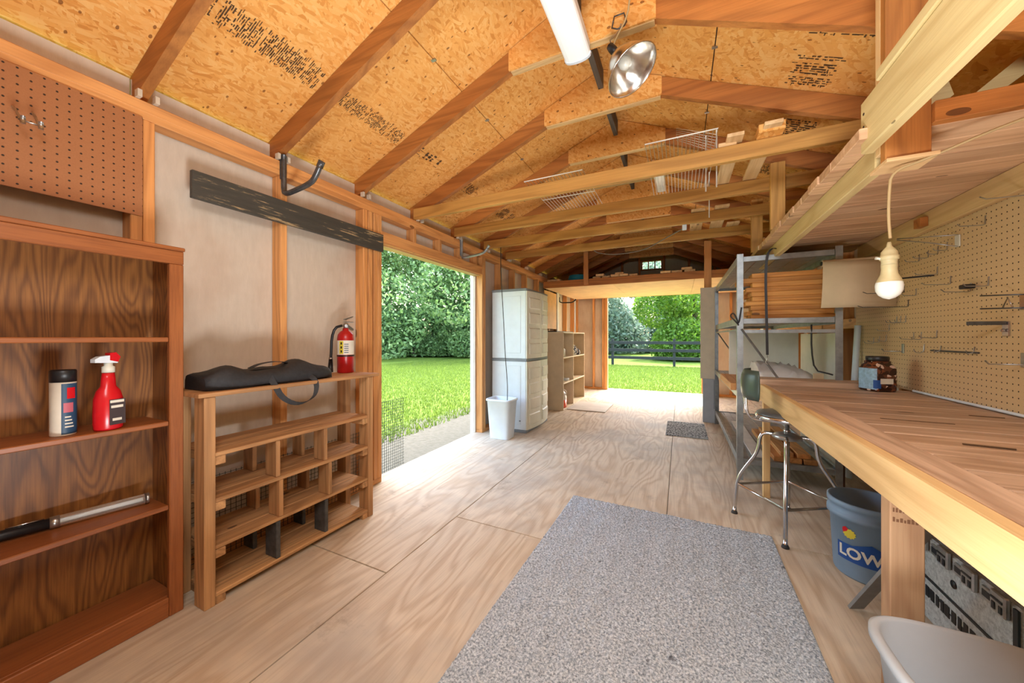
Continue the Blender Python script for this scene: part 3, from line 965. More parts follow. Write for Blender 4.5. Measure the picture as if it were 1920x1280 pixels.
# wire mesh on the wall behind it and outside the door
def wire_grid(g, X, y0, y1, z0, z1, s, r=.0011):
    n = int((y1 - y0) / s)
    for k in range(n + 1):
        y = y0 + k * s
        g.box(X - r, X + r, y - r, y + r, z0, z1)
    n = int((z1 - z0) / s)
    for k in range(n + 1):
        z = z0 + k * s
        g.box(X - r, X + r, y0, y1, z - r, z + r)
g = G(); wire_grid(g, -2.236, .82, 1.98, .02, .47, .026)
one(g, 'wire_mesh', MESHW, (-2.236, 1.4, .02), 'fine wire mesh stapled low on the left wall behind the pallet shelf', 'mesh')
g = G(); wire_grid(g, -2.41, 2.16, 2.62, -.14, .62, .026, .0013)
one(g, 'wire_mesh', MESHW, (-2.41, 2.4, -.14), 'sheet of dark wire mesh standing outside at the near jamb of the side doorway', 'mesh')

# black bag
BG = thing('folding_gear_bag', (-2.0, 1.1, .956), 'long black nylon carry bag lying on top of the pallet shelf', 'bag')
g = G()
nx, ny = 10, 26
prof = []
V = []
def bagpt(i, j):
    u_ = i / nx; v_ = j / ny
    y = .83 + (1.465 - .83) * v_
    a = pi * u_
    wdt = .125 * (1 - .25 * abs(2 * v_ - 1) ** 6)
    h = .092 * (1 - .35 * abs(2 * v_ - 1) ** 5) * (1 + .16 * math.sin(v_ * 9 + 1) + .08 * math.sin(v_ * 23 + u_ * 7))
    ca, sa = math.cos(a), math.sin(a)
    x = -2.015 - wdt * math.copysign(abs(ca) ** .6, ca)
    z = .957 + h * abs(sa) ** .55 + .006 * math.sin(13 * v_ + 9 * u_)
    return (x, y, max(.9565, z))
grid = [[g.bm.verts.new(bagpt(i, j)) for i in range(nx + 1)] for j in range(ny + 1)]
for j in range(ny):
    for i in range(nx):
        g.bm.faces.new([grid[j][i], grid[j][i + 1], grid[j + 1][i + 1], grid[j + 1][i]]).smooth = True
    g.bm.faces.new([grid[j][0], grid[j + 1][0], grid[j + 1][nx], grid[j][nx]])
g.bm.faces.new(grid[0]); g.bm.faces.new(grid[ny][::-1])
bmesh.ops.recalc_face_normals(g.bm, faces=g.bm.faces[:])
g.build('bag_body', BLACKFAB, BG)
def ribbon(pts, wv, th=.0015):
    g = G(); wv = Vector(wv); pts = [Vector(p) for p in pts]
    for _ in range(2):
        q = [pts[0]]
        for a, b in zip(pts[:-1], pts[1:]): q += [a.lerp(b, .25), a.lerp(b, .75)]
        q.append(pts[-1]); pts = q
    pr = None
    for i, p in enumerate(pts):
        t_ = (pts[min(i + 1, len(pts) - 1)] - pts[max(i - 1, 0)]).normalized()
        n_ = t_.cross(wv).normalized() * th
        cur = [g.bm.verts.new(p + wv + n_), g.bm.verts.new(p - wv + n_), g.bm.verts.new(p - wv - n_), g.bm.verts.new(p + wv - n_)]
        if pr:
            for k in range(4): g.bm.faces.new([pr[k], pr[(k + 1) % 4], cur[(k + 1) % 4], cur[k]])
        pr = cur
    return g
ribbon([(-1.90, 1.09, 1.0), (-1.868, 1.10, .95), (-1.855, 1.13, .88), (-1.845, 1.21, .835), (-1.85, 1.30, .86), (-1.86, 1.325, .92), (-1.87, 1.315, .965), (-1.91, 1.30, .99)], (0.004, .012, .006)).build('shoulder_strap', BLACKFAB, BG)
ribbon([(-2.0, 1.05, 1.04), (-2.0, 1.1, 1.062), (-2.0, 1.2, 1.07), (-2.0, 1.28, 1.04)], (.018, 0, 0)).build('carry_handle', BLACKFAB, BG)
G().tube([(-1.96, .85, 1.02), (-1.955, 1.1, 1.035), (-1.96, 1.45, 1.015)], .003, 5).build('zip', BLACK, BG)

# fire extinguisher
E0 = Vector((-2.09, 1.70, .956))
FE = thing('fire_extinguisher', E0, 'red fire extinguisher with black hose standing on the pallet shelf', 'fire extinguisher')
G().lathe(E0, [(.001, 0), (.05, 0), (.054, .006), (.054, .235), (.05, .262), (.036, .282), (.02, .292), (.02, .305), (.001, .305)], 28).build('cylinder', REDPAINT, FE)
wrap_patch(E0, .0546, -2.6, .6, E0.z + .125, E0.z + .222, 'label', LABELW, FE, 18)
wrap_patch(E0, .0552, -1.45, -.95, E0.z + .13, E0.z + .218, 'label_pictograms', LABELY, FE, 5)
for k in range(3):
    wrap_patch(E0, .0557, -1.28, -1.1, E0.z + .14 + .027 * k, E0.z + .156 + .027 * k, 'pictogram', BLACK, FE, 2)
for k in range(5):
    wrap_patch(E0, .0552, -.85, -.35, E0.z + .138 + .014 * k, E0.z + .143 + .014 * k, 'label_line', NAVY, FE, 3)
wrap_patch(E0, .0556, -3.1, 3.1, E0.z + .112, E0.z + .122, 'strap', BLACK, FE, 26)
G().lathe(E0 + Vector((0, 0, .305)), [(.001, 0), (.017, 0), (.017, .03), (.01, .036), (.001, .036)], 14).build('valve', STEEL, FE)
G().box(E0.x - .008, E0.x + .008, E0.y - .02, E0.y + .06, E0.z + .345, E0.z + .353, .002).build('lever', STEEL, FE)
G().prism([(E0.y - .01, E0.z + .36), (E0.y + .055, E0.z + .385), (E0.y + .058, E0.z + .392), (E0.y - .012, E0.z + .370)], 'x', E0.x - .008, E0.x + .008).build('lever', STEEL, FE)
G().prism([(E0.y + .0, E0.z + .32), (E0.y + .055, E0.z + .29), (E0.y + .062, E0.z + .30), (E0.y + .01, E0.z + .335)], 'x', E0.x - .008, E0.x + .008).build('handle', STEEL, FE)
G().lathe(E0 + Vector((.018, -.012, .322)), [(.001, 0), (.012, 0), (.012, .006), (.001, .006)], 12, Matrix.Rotation(pi / 2, 3, 'Y')).build('gauge', WHITEPL, FE)
G().tube([E0 + Vector(p) for p in ((-.01, -.02, .325), (-.05, -.045, .31), (-.07, -.055, .24), (-.075, -.055, .14), (-.078, -.056, .10))], .009, 10, smooth=1).build('hose', BLACK, FE)
G().tube([E0 + Vector(p) for p in ((-.078, -.056, .10), (-.082, -.056, .005))], [.012, .019], 12).build('nozzle', BLACK, FE)
G().tube([E0 + Vector((-.0775, -.056, .094)), E0 + Vector((-.0782, -.056, .106))], .014, 12).build('nozzle_ring', STEEL, FE)

# black board on studs
t = one(G().box(-2.237, -2.212, .90, 2.165, 1.905, 2.045, .002), 'painted_board', BLACKBOARD, (-2.225, 1.5, 1.905), 'worn black painted board nailed across the studs of the left wall', 'board')

# storage hooks
def storage_hook(name, pts, r, mat, label, tipm=None):
    t = thing(name, pts[0], label, 'hook')
    G().tube(pts, r, 10, smooth=1).build('hook_bar', mat, t)
    a, b = Vector(pts[-2]), Vector(pts[-1])
    G().tube([b - (b - a).normalized() * .035, b + (b - a).normalized() * .004], r * 1.18, 10).build('tip_sleeve', tipm or mat, t)
    return t
hk = storage_hook('storage_hook', [(-2.222, 1.36, 2.33), (-2.222, 1.36, 2.2), (-2.222, 1.36, 2.10), (-2.19, 1.36, 2.085), (-2.08, 1.36, 2.095), (-1.965, 1.36, 2.11), (-1.925, 1.36, 2.14), (-1.87, 1.36, 2.215)], .0155, DARKPIPE, 'dark steel utility hook on the left wall above the black board')
G().box(-2.236, -2.228, 1.342, 1.378, 2.18, 2.33, .001).build('back_plate', DARKPIPE, hk)
hk = storage_hook('storage_hook', [(-2.225, 3.34, 2.31), (-2.225, 3.34, 2.2), (-2.225, 3.34, 2.105), (-2.19, 3.34, 2.098), (-2.05, 3.34, 2.108), (-1.96, 3.34, 2.118), (-1.92, 3.34, 2.14), (-1.875, 3.34, 2.195)], .014, GALV, 'galvanised utility hook over the side doorway header')
G().box(-2.239, -2.23, 3.32, 3.36, 2.12, 2.30, .001).build('back_plate', GALV, hk)
storage_hook('storage_hook', [(-2.225, 6.9, 2.02), (-2.225, 6.9, 1.94), (-2.20, 6.9, 1.905), (-2.05, 6.9, 1.90), (-1.95, 6.9, 1.90), (-1.88, 6.9, 1.955)], .012, BLACK, 'thin black utility hook on the left wall near the far corner')

# storage cabinet
CB = thing('storage_cabinet', (-1.96, 4.4, 0), 'tall white and grey plastic storage cabinet behind the side doorway', 'cabinet')
cx0, cx1, cy0, cy1 = -2.215, -1.735, 4.03, 4.79
bx(CB, 'body', WHITEPL, cx0, cx1, cy0, cy1, .035, .895, .006)
bx(CB, 'body', WHITEPL, cx0, cx1, cy0, cy1, .93, 1.785, .006)
bx(CB, 'mid_band', GREYPL, cx0 - .002, cx1 + .012, cy0 - .004, cy1 + .004, .896, .929, .004)
bx(CB, 'top_cap', GREYPL, cx0 - .004, cx1 + .014, cy0 - .008, cy1 + .008, 1.786, 1.815, .006)
bx(CB, 'base', GREYPL, cx0, cx1 + .01, cy0 - .002, cy1 + .002, 0, .034, .004)
bx(CB, 'side_panel', WHITEPL, cx0 + .06, cx1 - .07, cy0 - .004, cy0 + .001, 1.0, 1.72, .003)
bx(CB, 'side_panel', WHITEPL, cx0 + .06, cx1 - .07, cy0 - .004, cy0 + .001, .1, .84, .003)
ym = (cy0 + cy1) / 2
for (z0, z1) in ((.04, .893), (.932, 1.782)):
    for (y0, y1) in ((cy0 + .004, ym - .003), (ym + .003, cy1 - .004)):
        g = G()
        # slightly bowed door leaf
        n = 6; F_ = []; Bk = []
        for k in range(n + 1):
            y = y0 + (y1 - y0) * k / n
            bow = .045 * (1 - ((y - ym) / (ym - cy0)) ** 2)
            F_.append((g.bm.verts.new((cx1 + .012 + bow, y, z0)), g.bm.verts.new((cx1 + .012 + bow, y, z1))))
            Bk.append((g.bm.verts.new((cx1 + .001, y, z0)), g.bm.verts.new((cx1 + .001, y, z1))))
        for a in (F_, Bk):
            for k in range(n): g.bm.faces.new([a[k][0], a[k + 1][0], a[k + 1][1], a[k][1]])
        for k in range(n):
            g.bm.faces.new([F_[k][1], F_[k + 1][1], Bk[k + 1][1], Bk[k][1]]); g.bm.faces.new([F_[k][0], F_[k + 1][0], Bk[k + 1][0], Bk[k][0]])
        for k in (0, n): g.bm.faces.new([F_[k][0], F_[k][1], Bk[k][1], Bk[k][0]])
        bmesh.ops.recalc_face_normals(g.bm, faces=g.bm.faces[:])
        d = g.build('door', CREAMPL, CB)
        npan = 4
        for q in range(npan):
            za = z0 + .05 + (z1 - z0 - .08) * q / npan; zb = za + (z1 - z0 - .08) / npan - .05
            yc = (y0 + y1) / 2
            g = G()
            for sgn in (0, 1):
                for k in range(n):
                    pass
            m = 5; A_ = []
            ya_, yb_ = y0 + .05, y1 - .05
            bowf = lambda y: cx1 + .012 + .045 * (1 - ((y - ym) / (ym - cy0)) ** 2)
            for k in range(m + 1):
                y = ya_ + (yb_ - ya_) * k / m
                A_.append([g.bm.verts.new((bowf(y) - .002, y, za)), g.bm.verts.new((bowf(y) + .012, y, za + .012)), g.bm.verts.new((bowf(y) + .012, y, zb - .012)), g.bm.verts.new((bowf(y) - .002, y, zb))])
            for k in range(m):
                for h in range(3): g.bm.faces.new([A_[k][h], A_[k + 1][h], A_[k + 1][h + 1], A_[k][h + 1]])
            g.bm.faces.new(A_[0]); g.bm.faces.new(A_[m][::-1])
            bmesh.ops.recalc_face_normals(g.bm, faces=g.bm.faces[:])
            pn = g.build('raised_panel', CREAMPL, None); pn.parent = d
            # vertices are in world space: shift into the cabinet frame
            for v in pn.data.vertices: v.co -= Vector(CB.location)
bx(CB, 'vent_plug', GREYPL, cx1 - .09, cx1 - .07, cy0 - .008, cy0, .14, .155, .001)

def bin_mesh(g, c, ax, ay, h, t=.006, taper=.8, sq=6, n=40, rim=.012):
    """open rounded wastebasket"""
    pr = [(taper, 0.0), (taper * 1.0, .003), (1.0, h * .94), (1.0 + rim / ax, h * .945), (1.0 + rim / ax, h * .985), (1.0 + rim * .3 / ax, h), (1.0 - t / ax, h * .985), (taper - t / ax, .01)]
    rings = []
    for f, z in pr:
        rings.append([g.bm.verts.new((c[0] + ax * f * math.copysign(abs(math.cos(a)) ** (2 / sq), math.cos(a)), c[1] + ay * (f + (0 if True else 0)) * math.copysign(abs(math.sin(a)) ** (2 / sq), math.sin(a)), c[2] + z)) for a in [2 * pi * k / n for k in range(n)]])
    for A_, B_ in zip(rings[:-1], rings[1:]):
        for k in range(n): g.bm.faces.new([A_[k], A_[(k + 1) % n], B_[(k + 1) % n], B_[k]]).smooth = True
    g.bm.faces.new(rings[0][::-1]); g.bm.faces.new(rings[-1])
    return g
one(bin_mesh(G(), (-1.93, 3.76, .001), .155, .125, .47), 'wastebasket', WHITEPL, (-1.93, 3.76, .001), 'white plastic wastebasket in front of the storage cabinet', 'bin')

# black cord hanging from a tie beam
one(G().tube([(-2.02, 3.90, 2.32), (-2.02, 3.9, 2.0), (-2.0, 3.93, 1.5), (-1.96, 3.9, 1.0), (-1.90, 3.85, .62), (-1.87, 3.78, .44)], .0045, 6, smooth=2), 'black_cord', BLACK, (-2.02, 3.90, 2.32), 'thin black cord hanging from the beam down to the white wastebasket', 'cord')

# tan cube shelf
TS = thing('laminate_shelf', (-1.95, 6.2, 0), 'tan laminate open shelf unit with six cubbies past the cabinet', 'shelf')
sx0, sx1, sy0, sy1, sh = -2.20, -1.715, 5.53, 6.93, 1.27
bx(TS, 'side_panel', TAN, sx0, sx1, sy0, sy0 + .018, 0, sh, .001)
bx(TS, 'side_panel', TAN, sx0, sx1, sy1 - .018, sy1, 0, sh, .001)
bx(TS, 'back_panel', TANIN, sx0, sx0 + .006, sy0 + .019, sy1 - .019, 0, sh - .02, 0)
bx(TS, 'top_panel', TANIN, sx0, sx1 + .002, sy0, sy1, sh + .0005, sh + .018, .001)
ymid = 6.12
bx(TS, 'divider', TANIN, sx0 + .007, sx1, ymid, ymid + .018, .02, sh - .001, .001)
for (a, b) in ((sy0 + .019, ymid - .001), (ymid + .019, sy1 - .019)):
    for z in (.0, .43, .85):
        bx(TS, 'shelf_panel', TANIN, sx0 + .007, sx1, a, b, z, z + .018, .001)
bx(TS, 'top_strip', BLACK, sx0, sx1 - .12, sy0 + .02, sy1 - .4, sh + .019, sh + .034, .002)
def lathe_thing(name, c, prof, mat, label, cat, n=20, **kw):
    return one(G().lathe(c, prof, n, **kw), name, mat, c, label, cat)
lathe_thing('white_bottle', (-1.80, 5.67, .869), [(.001, 0), (.04, 0), (.042, .01), (.042, .17), (.02, .2), (.02, .235), (.001, .235)], WHITEPL, 'tall white bottle in the top left cubby of the tan shelf', 'bottle')
lathe_thing('white_jar', (-1.82, 5.82, .869), [(.001, 0), (.045, 0), (.045, .12), (.03, .14), (.001, .14)], CREAMPL, 'short cream jar beside the tall white bottle in the tan shelf', 'jar')
t = thing('gardening_gloves', (-1.84, 6.45, .869), 'black and white bundle of gloves in the top right cubby of the tan shelf', 'gloves')
PATT = NT('speckled_cloth', .8); vv = PATT.coord((1, 1, 1), False); PATT.color(PATT.ramp(PATT.noise(vv, 26, 2), [(.48, lin((34, 32, 34))), (.52, lin((214, 210, 204)))]))
for k, (dx, dy, dz, r_) in enumerate(((0, 0, 0, .1), (.04, .14, 0, .09), (.0, .06, .08, .08), (-.02, -.11, .0, .08))):
    g = G(); m4 = Matrix.Scale(1, 3)
    g.lathe((-1.84 + dx, 6.45 + dy, .869 + dz), [(.001, 0), (r_ * .8, .0), (r_, r_ * .4), (r_ * .9, r_ * .9), (r_ * .5, r_ * 1.3), (.001, r_ * 1.4)], 9)
    g.build('glove', PATT.m, t)
lathe_thing('small_dish', (-1.80, 5.95, .449), [(.001, 0), (.05, 0), (.06, .03), (.05, .04), (.001, .02)], WHITEPL, 'small white dish on the middle shelf of the tan unit', 'dish')
t = thing('liquid_jug', (-1.80, 5.72, .019), 'clear plastic jug of orange-red liquid at the bottom of the tan shelf', 'jug')
JUG = NT('cloudy_plastic', .3); JUG.color(lin((236, 226, 216))); JUG.b.inputs['Transmission Weight'].default_value = .35
G().lathe((-1.80, 5.72, .02), [(.001, 0), (.07, 0), (.076, .02), (.076, .13), (.001, .131)], 20, sq=4).build('liquid', LIQ, t)
G().lathe((-1.80, 5.72, .1515), [(.076, 0), (.074, .05), (.05, .12), (.02, .15), (.02, .18)], 20, sq=4).build('jug_shoulder', JUG.m, t)
G().lathe((-1.80, 5.72, .331), [(.001, 0), (.024, 0), (.024, .025), (.001, .025)], 14).build('cap', WHITEPL, t)
G().tube([(-1.75, 5.72, .22), (-1.715, 5.72, .27), (-1.74, 5.72, .31), (-1.78, 5.72, .32)], .01, 8, smooth=1).build('handle', JUG.m, t)
# tan panel hung on the left wall above it
one(G().box(-2.236, -2.222, 6.02, 6.70, 1.36, 2.06, .002), 'wall_board', plain('ply_offcut', (226, 176, 118), .6, 0, .08, 5), (-2.23, 6.36, 1.36), 'square tan board fixed on the left wall above the tan shelf', 'board')
one(G().box(-2.236, -2.216, 6.74, 6.86, 1.3, 2.10, .002), 'white_batten', WHITEPAINT, (-2.23, 6.8, 1.3), 'white upright batten beside the square tan board on the left wall', 'board')

one(G().box(-1.70, -1.07, 5.66, 6.42, .0005, .014, .002, Matrix.Rotation(0, 4, 'Z')), 'floor_board', plain('grey_floor_board', (206, 196, 182), .7, 0, .06, 3), (-1.38, 6.0, 0), 'thin pale board lying flat on the floor in front of the tan shelf', 'board')

# doormat
g = G(); g.box(-.16, .30, 4.70, 5.48, .001, .012, .003)
t = one(g, 'doormat', MAT, (.07, 5.1, .001), 'small dark patterned doormat on the plywood floor', 'doormat')
g = G(); 
# ================================================================== RUG
def rug():
    NX, NY = 230, 460
    r = np.random.default_rng(3)
    A_ = np.array([-.727, 2.594]); B_ = np.array([.498, 2.569]); C_ = np.array([.462, .15]); D_ = np.array([-.775, .15])
    u = np.linspace(0, 1, NX); v = np.linspace(0, 1, NY)
    U, Vv = np.meshgrid(u, v)
    top = A_[None, None] * (1 - U[..., None]) + B_[None, None] * U[..., None]
    bot = D_[None, None] * (1 - U[..., None]) + C_[None, None] * U[..., None]
    P = top * (1 - Vv[..., None]) + bot * Vv[..., None]
    z = r.uniform(.007, .0135, (NY, NX)) + .0012 * np.sin(U * 60 + Vv * 3)
    edge = (U < .001) | (U > .999) | (Vv < .001) | (Vv > .999)
    z[edge] = .0008
    P3 = np.concatenate([P, z[..., None]], 2).reshape(-1, 3)
    idx = np.arange(NX * NY).reshape(NY, NX)
    Q = np.stack([idx[:-1, :-1], idx[1:, :-1], idx[1:, 1:], idx[:-1, 1:]], -1).reshape(-1, 4)
    o = fast_mesh('area_rug', P3, Q, RUG)
    return tag(o, 'large grey flecked rectangular rug on the plywood floor in the foreground', 'rug')
rug()

# ================================================================== RIGHT SIDE
# workbench
WB = thing('workbench', (1.0, 1.5, 0), 'long wooden workbench along the right wall', 'workbench')
bzt = .84; bfx = .555
BN = wood('bench', 'x')
bx(WB, 'apron', wood('apron', 'y'), bfx, bfx + .038, -1.3, 3.27, bzt - .125, bzt - .001, .004)
bx(WB, 'edge_board', wood('bench', 'y'), bfx + .0385, bfx + .145, -1.3, 2.45, bzt - .02, bzt, .002)
y = -1.3; ws = []
rr = random.Random(8)
while y < 3.25:
    wd = .142
    x0 = bfx + .147 if y < 2.35 else bfx + .0385
    bx(WB, 'plank', BN, x0, 1.385, y + .003, min(y + wd, 3.268) - .003, bzt - .02 , bzt + rr.uniform(-.003, .001), .003)
    y += wd
bx(WB, 'plank', wood('bench', 'x'), .56, 1.32, 3.285, 3.43, bzt - .005, bzt + .035, .003)
bx(WB, 'plank', wood('bench', 'x'), .60, 1.32, 3.435, 3.56, bzt - .005, bzt + .03, .003)
bx(WB, 'rear_rail', wood('apron', 'y'), 1.345, 1.384, -1.3, 3.27, bzt - .12, bzt - .021)
for yy in (-.2, 1.55, 3.20):
    bx(WB, 'cross_rail', wood('apron', 'x'), bfx + .039, 1.344, yy + .045, yy + .083, bzt - .12, bzt - .021)
bx(WB, 'leg', wood('apron', 'z'), bfx + .008, bfx + .052, 3.19, 3.232, 0, bzt - .126)
bx(WB, 'leg', wood('plank', 'z'), bfx + .039, bfx + .118, 1.505, 1.562, 0, bzt - .022)
for yy in (1.52, 2.6, 3.19):
    bx(WB, 'leg', wood('stud', 'z'), 1.25, 1.344, yy, yy + .042, 0, bzt - .121)
rr = random.Random(3); g = G()
for row in range(2):
    x_ = bfx + .045
    while x_ < bfx + .110:
        w_ = rr.uniform(.003, .007)
        g.box(x_, x_ + w_, 1.5040, 1.5048, .655 - .03 * row, .655 - .03 * row + rr.uniform(.008, .016)); x_ += w_ + .003
g.build('ink_print', plain('faded_ink', (134, 92, 62), .8), WB)
# dark splits and gouges in the top are knots pressed in
for (x0, x1, yy, wd) in ((.80, 1.02, 2.10, .010), (.86, .97, 1.72, .007), (1.20, 1.30, 2.36, .009), (.93, 1.0, 1.58, .006)):
    G().prism([(x0, yy), (x1, yy - .012), (x1 + .004, yy - .004), (x0, yy + wd)], 'z', bzt - .001, bzt + .0024).build('split', INK, WB)
G().tube([(1.375, 3.26, bzt + .012), (1.372, 2.9, bzt + .009), (1.376, 2.5, bzt + .009), (1.368, 2.2, bzt + .012), (1.374, 1.95, bzt + .009), (1.366, 1.6, bzt + .009)], .0075, 8, smooth=1)
one(G().tube([(1.375, 3.2, bzt + .010), (1.372, 2.9, bzt + .010), (1.376, 2.5, bzt + .010), (1.368, 2.2, bzt + .013), (1.374, 1.95, bzt + .010), (1.366, 1.6, bzt + .010)], .0075, 8, smooth=1), 'extension_cord', WHITEPL, (1.375, 2.4, bzt + .01), 'white cord running along the back of the workbench', 'cord')

# right pegboard
t = tag(G().box(0, .006, -1.4, 4.07, 0, 1.01).build('pegboard', PEG_R), 'long tan pegboard on the right wall above the workbench', 'pegboard')
t.location = (1.388, 0, bzt + .004)
# peg hooks
PX = 1.3875
def peg_hook(y, z, L, label, kind='j', group=None, mat=None):
    mat = mat or STEEL
    t = thing('peg_hook', (PX, y, z), label, 'hook', group)
    r_ = .0026
    if kind == 'j':
        G().tube([(PX + .002, y, z + .045), (PX - .003, y, z + .045), (PX - .004, y, z + .004), (PX - .012, y, z), (PX - L * .9, y, z + .004), (PX - L, y, z + .016)], r_, 6).build('hook_wire', mat, t)
    elif kind == 'plate':
        bx(t, 'back_plate', mat, PX - .006, PX + .0004, y - .014, y + .014, z - .01, z + .055, .002)
        G().tube([(PX - .005, y, z + .002), (PX - L * .9, y, z + .002), (PX - L, y, z + .018)], .0032, 6).build('hook_wire', mat, t)
    elif kind == 'curl':
        G().tube([(PX + .002, y, z + .05), (PX - .003, y, z + .05), (PX - .004, y, z + .006), (PX - .02, y, z - .004), (PX - .045, y, z + .0), (PX - .05, y, z + .02)], r_, 6, smooth=1).build('hook_wire', mat, t)
    return t
peg_hook(2.62, 1.765, .10, 'small wire peg hook high on the tan pegboard, right of the V-shaped bracket')
peg_hook(2.28, 1.800, .20, 'long dark-tipped peg hook at the top right of the tan pegboard')
for (y, z, L, lb) in (
    (3.16, 1.685, .07, 'wire peg hook just right of the light socket, leftmost of the four in its row'),
    (3.07, 1.690, .07, 'wire peg hook second from the light socket in the row under the bracket'),
    (2.98, 1.695, .05, 'short wire peg hook third from the light socket in the row under the bracket'),
    (2.90, 1.700, .06, 'wire peg hook furthest right in the row under the bracket'),
    (2.985, 1.575, .10, 'wire peg hook at the right end of the dark rod by the light bulb'),
    (2.871, 1.500, .12, 'wire peg hook right of and below the dark rod on the tan pegboard'),
    (3.193, 1.470, .07, 'wire peg hook just right of the white light bulb'),
    (2.72, 1.440, .11, 'left wire peg hook of the pair holding the dark clip'),
    (2.60, 1.455, .09, 'right wire peg hook of the pair holding the dark clip'),
    (3.42, 1.30, .06, 'leftmost of three short peg hooks in a tight row above the jar'),
    (3.37, 1.30, .06, 'middle one of three short peg hooks in a tight row above the jar'),
    (3.31, 1.30, .06, 'rightmost of three short peg hooks in a tight row above the jar'),
    (3.52, 1.245, .07, 'short peg hook just left of and below the tight row of three'),
    (3.75, 1.150, .06, 'peg hook nearest the far edge of the tan pegboard, above the jar'),
    (3.66, 1.160, .07, 'peg hook second from the far edge of the tan pegboard, above the jar'),
    (3.56, 1.170, .05, 'peg hook third from the far edge of the tan pegboard, above the jar'),
    (3.22, 1.185, .07, 'left one of two low wire peg hooks above the curled hook'),
    (3.14, 1.185, .05, 'right one of two low wire peg hooks above the curled hook'),
    (2.99, 1.195, .08, 'slanted wire peg hook up and left of the long hook bar')):
    peg_hook(y, z, L, lb)
peg_hook(3.344, 1.100, .11, 'plated peg hook just above and right of the jar on the bench', 'plate')
peg_hook(3.111, 1.105, .05, 'curled wire peg hook between the jar and the long hook bar', 'curl')
peg_hook(2.40, 1.075, .12, 'plated peg hook low at the right edge of the photo', 'plate')
peg_hook(3.28, 1.405, .26, 'long peg hook in front of the paper roll, lower of the two', 'j', mat=DARKPIPE)
peg_hook(3.33, 1.505, .215, 'long peg hook in front of the paper roll, upper of the two', 'j', mat=DARKPIPE)
one(G().box(1.33, 1.372, 2.655, 2.70, 1.452, 1.475, .004), 'spring_clip', BLACK, (1.35, 2.68, 1.452), 'dark clip held between two peg hooks on the tan pegboard', 'clip')
t = thing('shelf_bracket', (PX, 2.81, 1.73), 'V-shaped wire shelf bracket high on the tan pegboard', 'bracket')
bx(t, 'back_plate', WIREW, PX - .006, PX + .0004, 2.795, 2.835, 1.70, 1.765, .003)
G().tube([(PX - .004, 2.81, 1.765), (PX - .25, 2.81, 1.772)], .003, 6).build('arm', STEEL, t)
G().tube([(PX - .004, 2.81, 1.70), (PX - .12, 2.81, 1.735), (PX - .25, 2.81, 1.765)], .003, 6).build('brace', STEEL, t)
one(G().tube([(PX - .002, 3.02, 1.575), (PX - .24, 3.02, 1.56)], .005, 8), 'dark_rod', BLACK, (PX, 3.02, 1.575), 'thin dark rod peg sticking out of the tan pegboard behind the light bulb', 'rod')
t = thing('hook_bar', (PX, 2.86, 1.12), 'long dark multi-hook bar low on the tan pegboard', 'hook bar')
bx(t, 'bar', DARKPIPE, PX - .010, PX + .0004, 2.66, 3.04, 1.115, 1.124, .002)
for y in (2.69, 2.95):
    G().tube([(PX - .003, y, 1.15), (PX - .008, y, 1.12), (PX - .03, y, 1.112), (PX - .035, y, 1.13)], .0024, 6).build('hook', STEEL, t)
t = thing('tool_holder', (PX, 2.49, 1.25), 'silver plate tool holder with dark arm on the right of the tan pegboard', 'tool holder')
bx(t, 'back_plate', CHROME, PX - .006, PX + .0004, 2.475, 2.515, 1.205, 1.275, .002)
bx(t, 'arm', DARKPIPE, PX - .13, PX - .006, 2.485, 2.500, 1.258, 1.276, .002)
bx(t, 'knob', CHROME, PX - .02, PX - .006, 2.49, 2.50, 1.225, 1.24, .003)
t = thing('double_arm_holder', (PX, 2.41, 1.36), 'silver two-armed holder at the right edge of the photo above the tool holder', 'tool holder')
bx(t, 'back_plate', CHROME, PX - .006, PX + .0004, 2.37, 2.42, 1.325, 1.395, .002)
for z in (1.332, 1.392):
    G().tube([(PX - .005, 2.41, z), (PX - .13, 2.41, z)], .0035, 6).build('arm', DARKPIPE, t)
G().tube([(PX - .03, 2.41, 1.335), (PX - .045, 2.41, 1.38), (PX - .06, 2.41, 1.335)], .003, 6).build('spring', CHROME, t)

# snack jar
t = thing('snack_jar', (1.20, 3.20, bzt + .002), 'square clear jar with blue label, dark contents and black lid on the bench', 'jar')
Rj = Matrix.Rotation(.35, 3, 'Z')
JC = Vector((1.20, 3.20, bzt + .003))
CONT = NT('mixed_dark_contents', .25); vv = CONT.coord((1, 1, 1), False)
vo = CONT.n('ShaderNodeTexVoronoi'); CONT.l(vv, vo.inputs['Vector']); vo.inputs['Scale'].default_value = 52
spc = CONT.n('ShaderNodeSeparateColor'); CONT.l(vo.outputs['Color'], spc.inputs[0])
CONT.color(CONT.ramp(spc.outputs[0], [(0, lin((54, 28, 20))), (.4, lin((96, 56, 38))), (.7, lin((120, 66, 40))), (.92, lin((220, 190, 170)))], 'CONSTANT'))
G().lathe(JC, [(.001, 0), (.068, 0), (.072, .008), (.072, .15), (.062, .172), (.052, .182), (.052, .198), (.001, .198)], 32, Rj, sq=5).build('body', CONT.m, t)
G().lathe(JC + Vector((0, 0, .199)), [(.001, 0), (.056, 0), (.058, .004), (.058, .026), (.054, .03), (.001, .03)], 28).build('lid', BLACK, t)
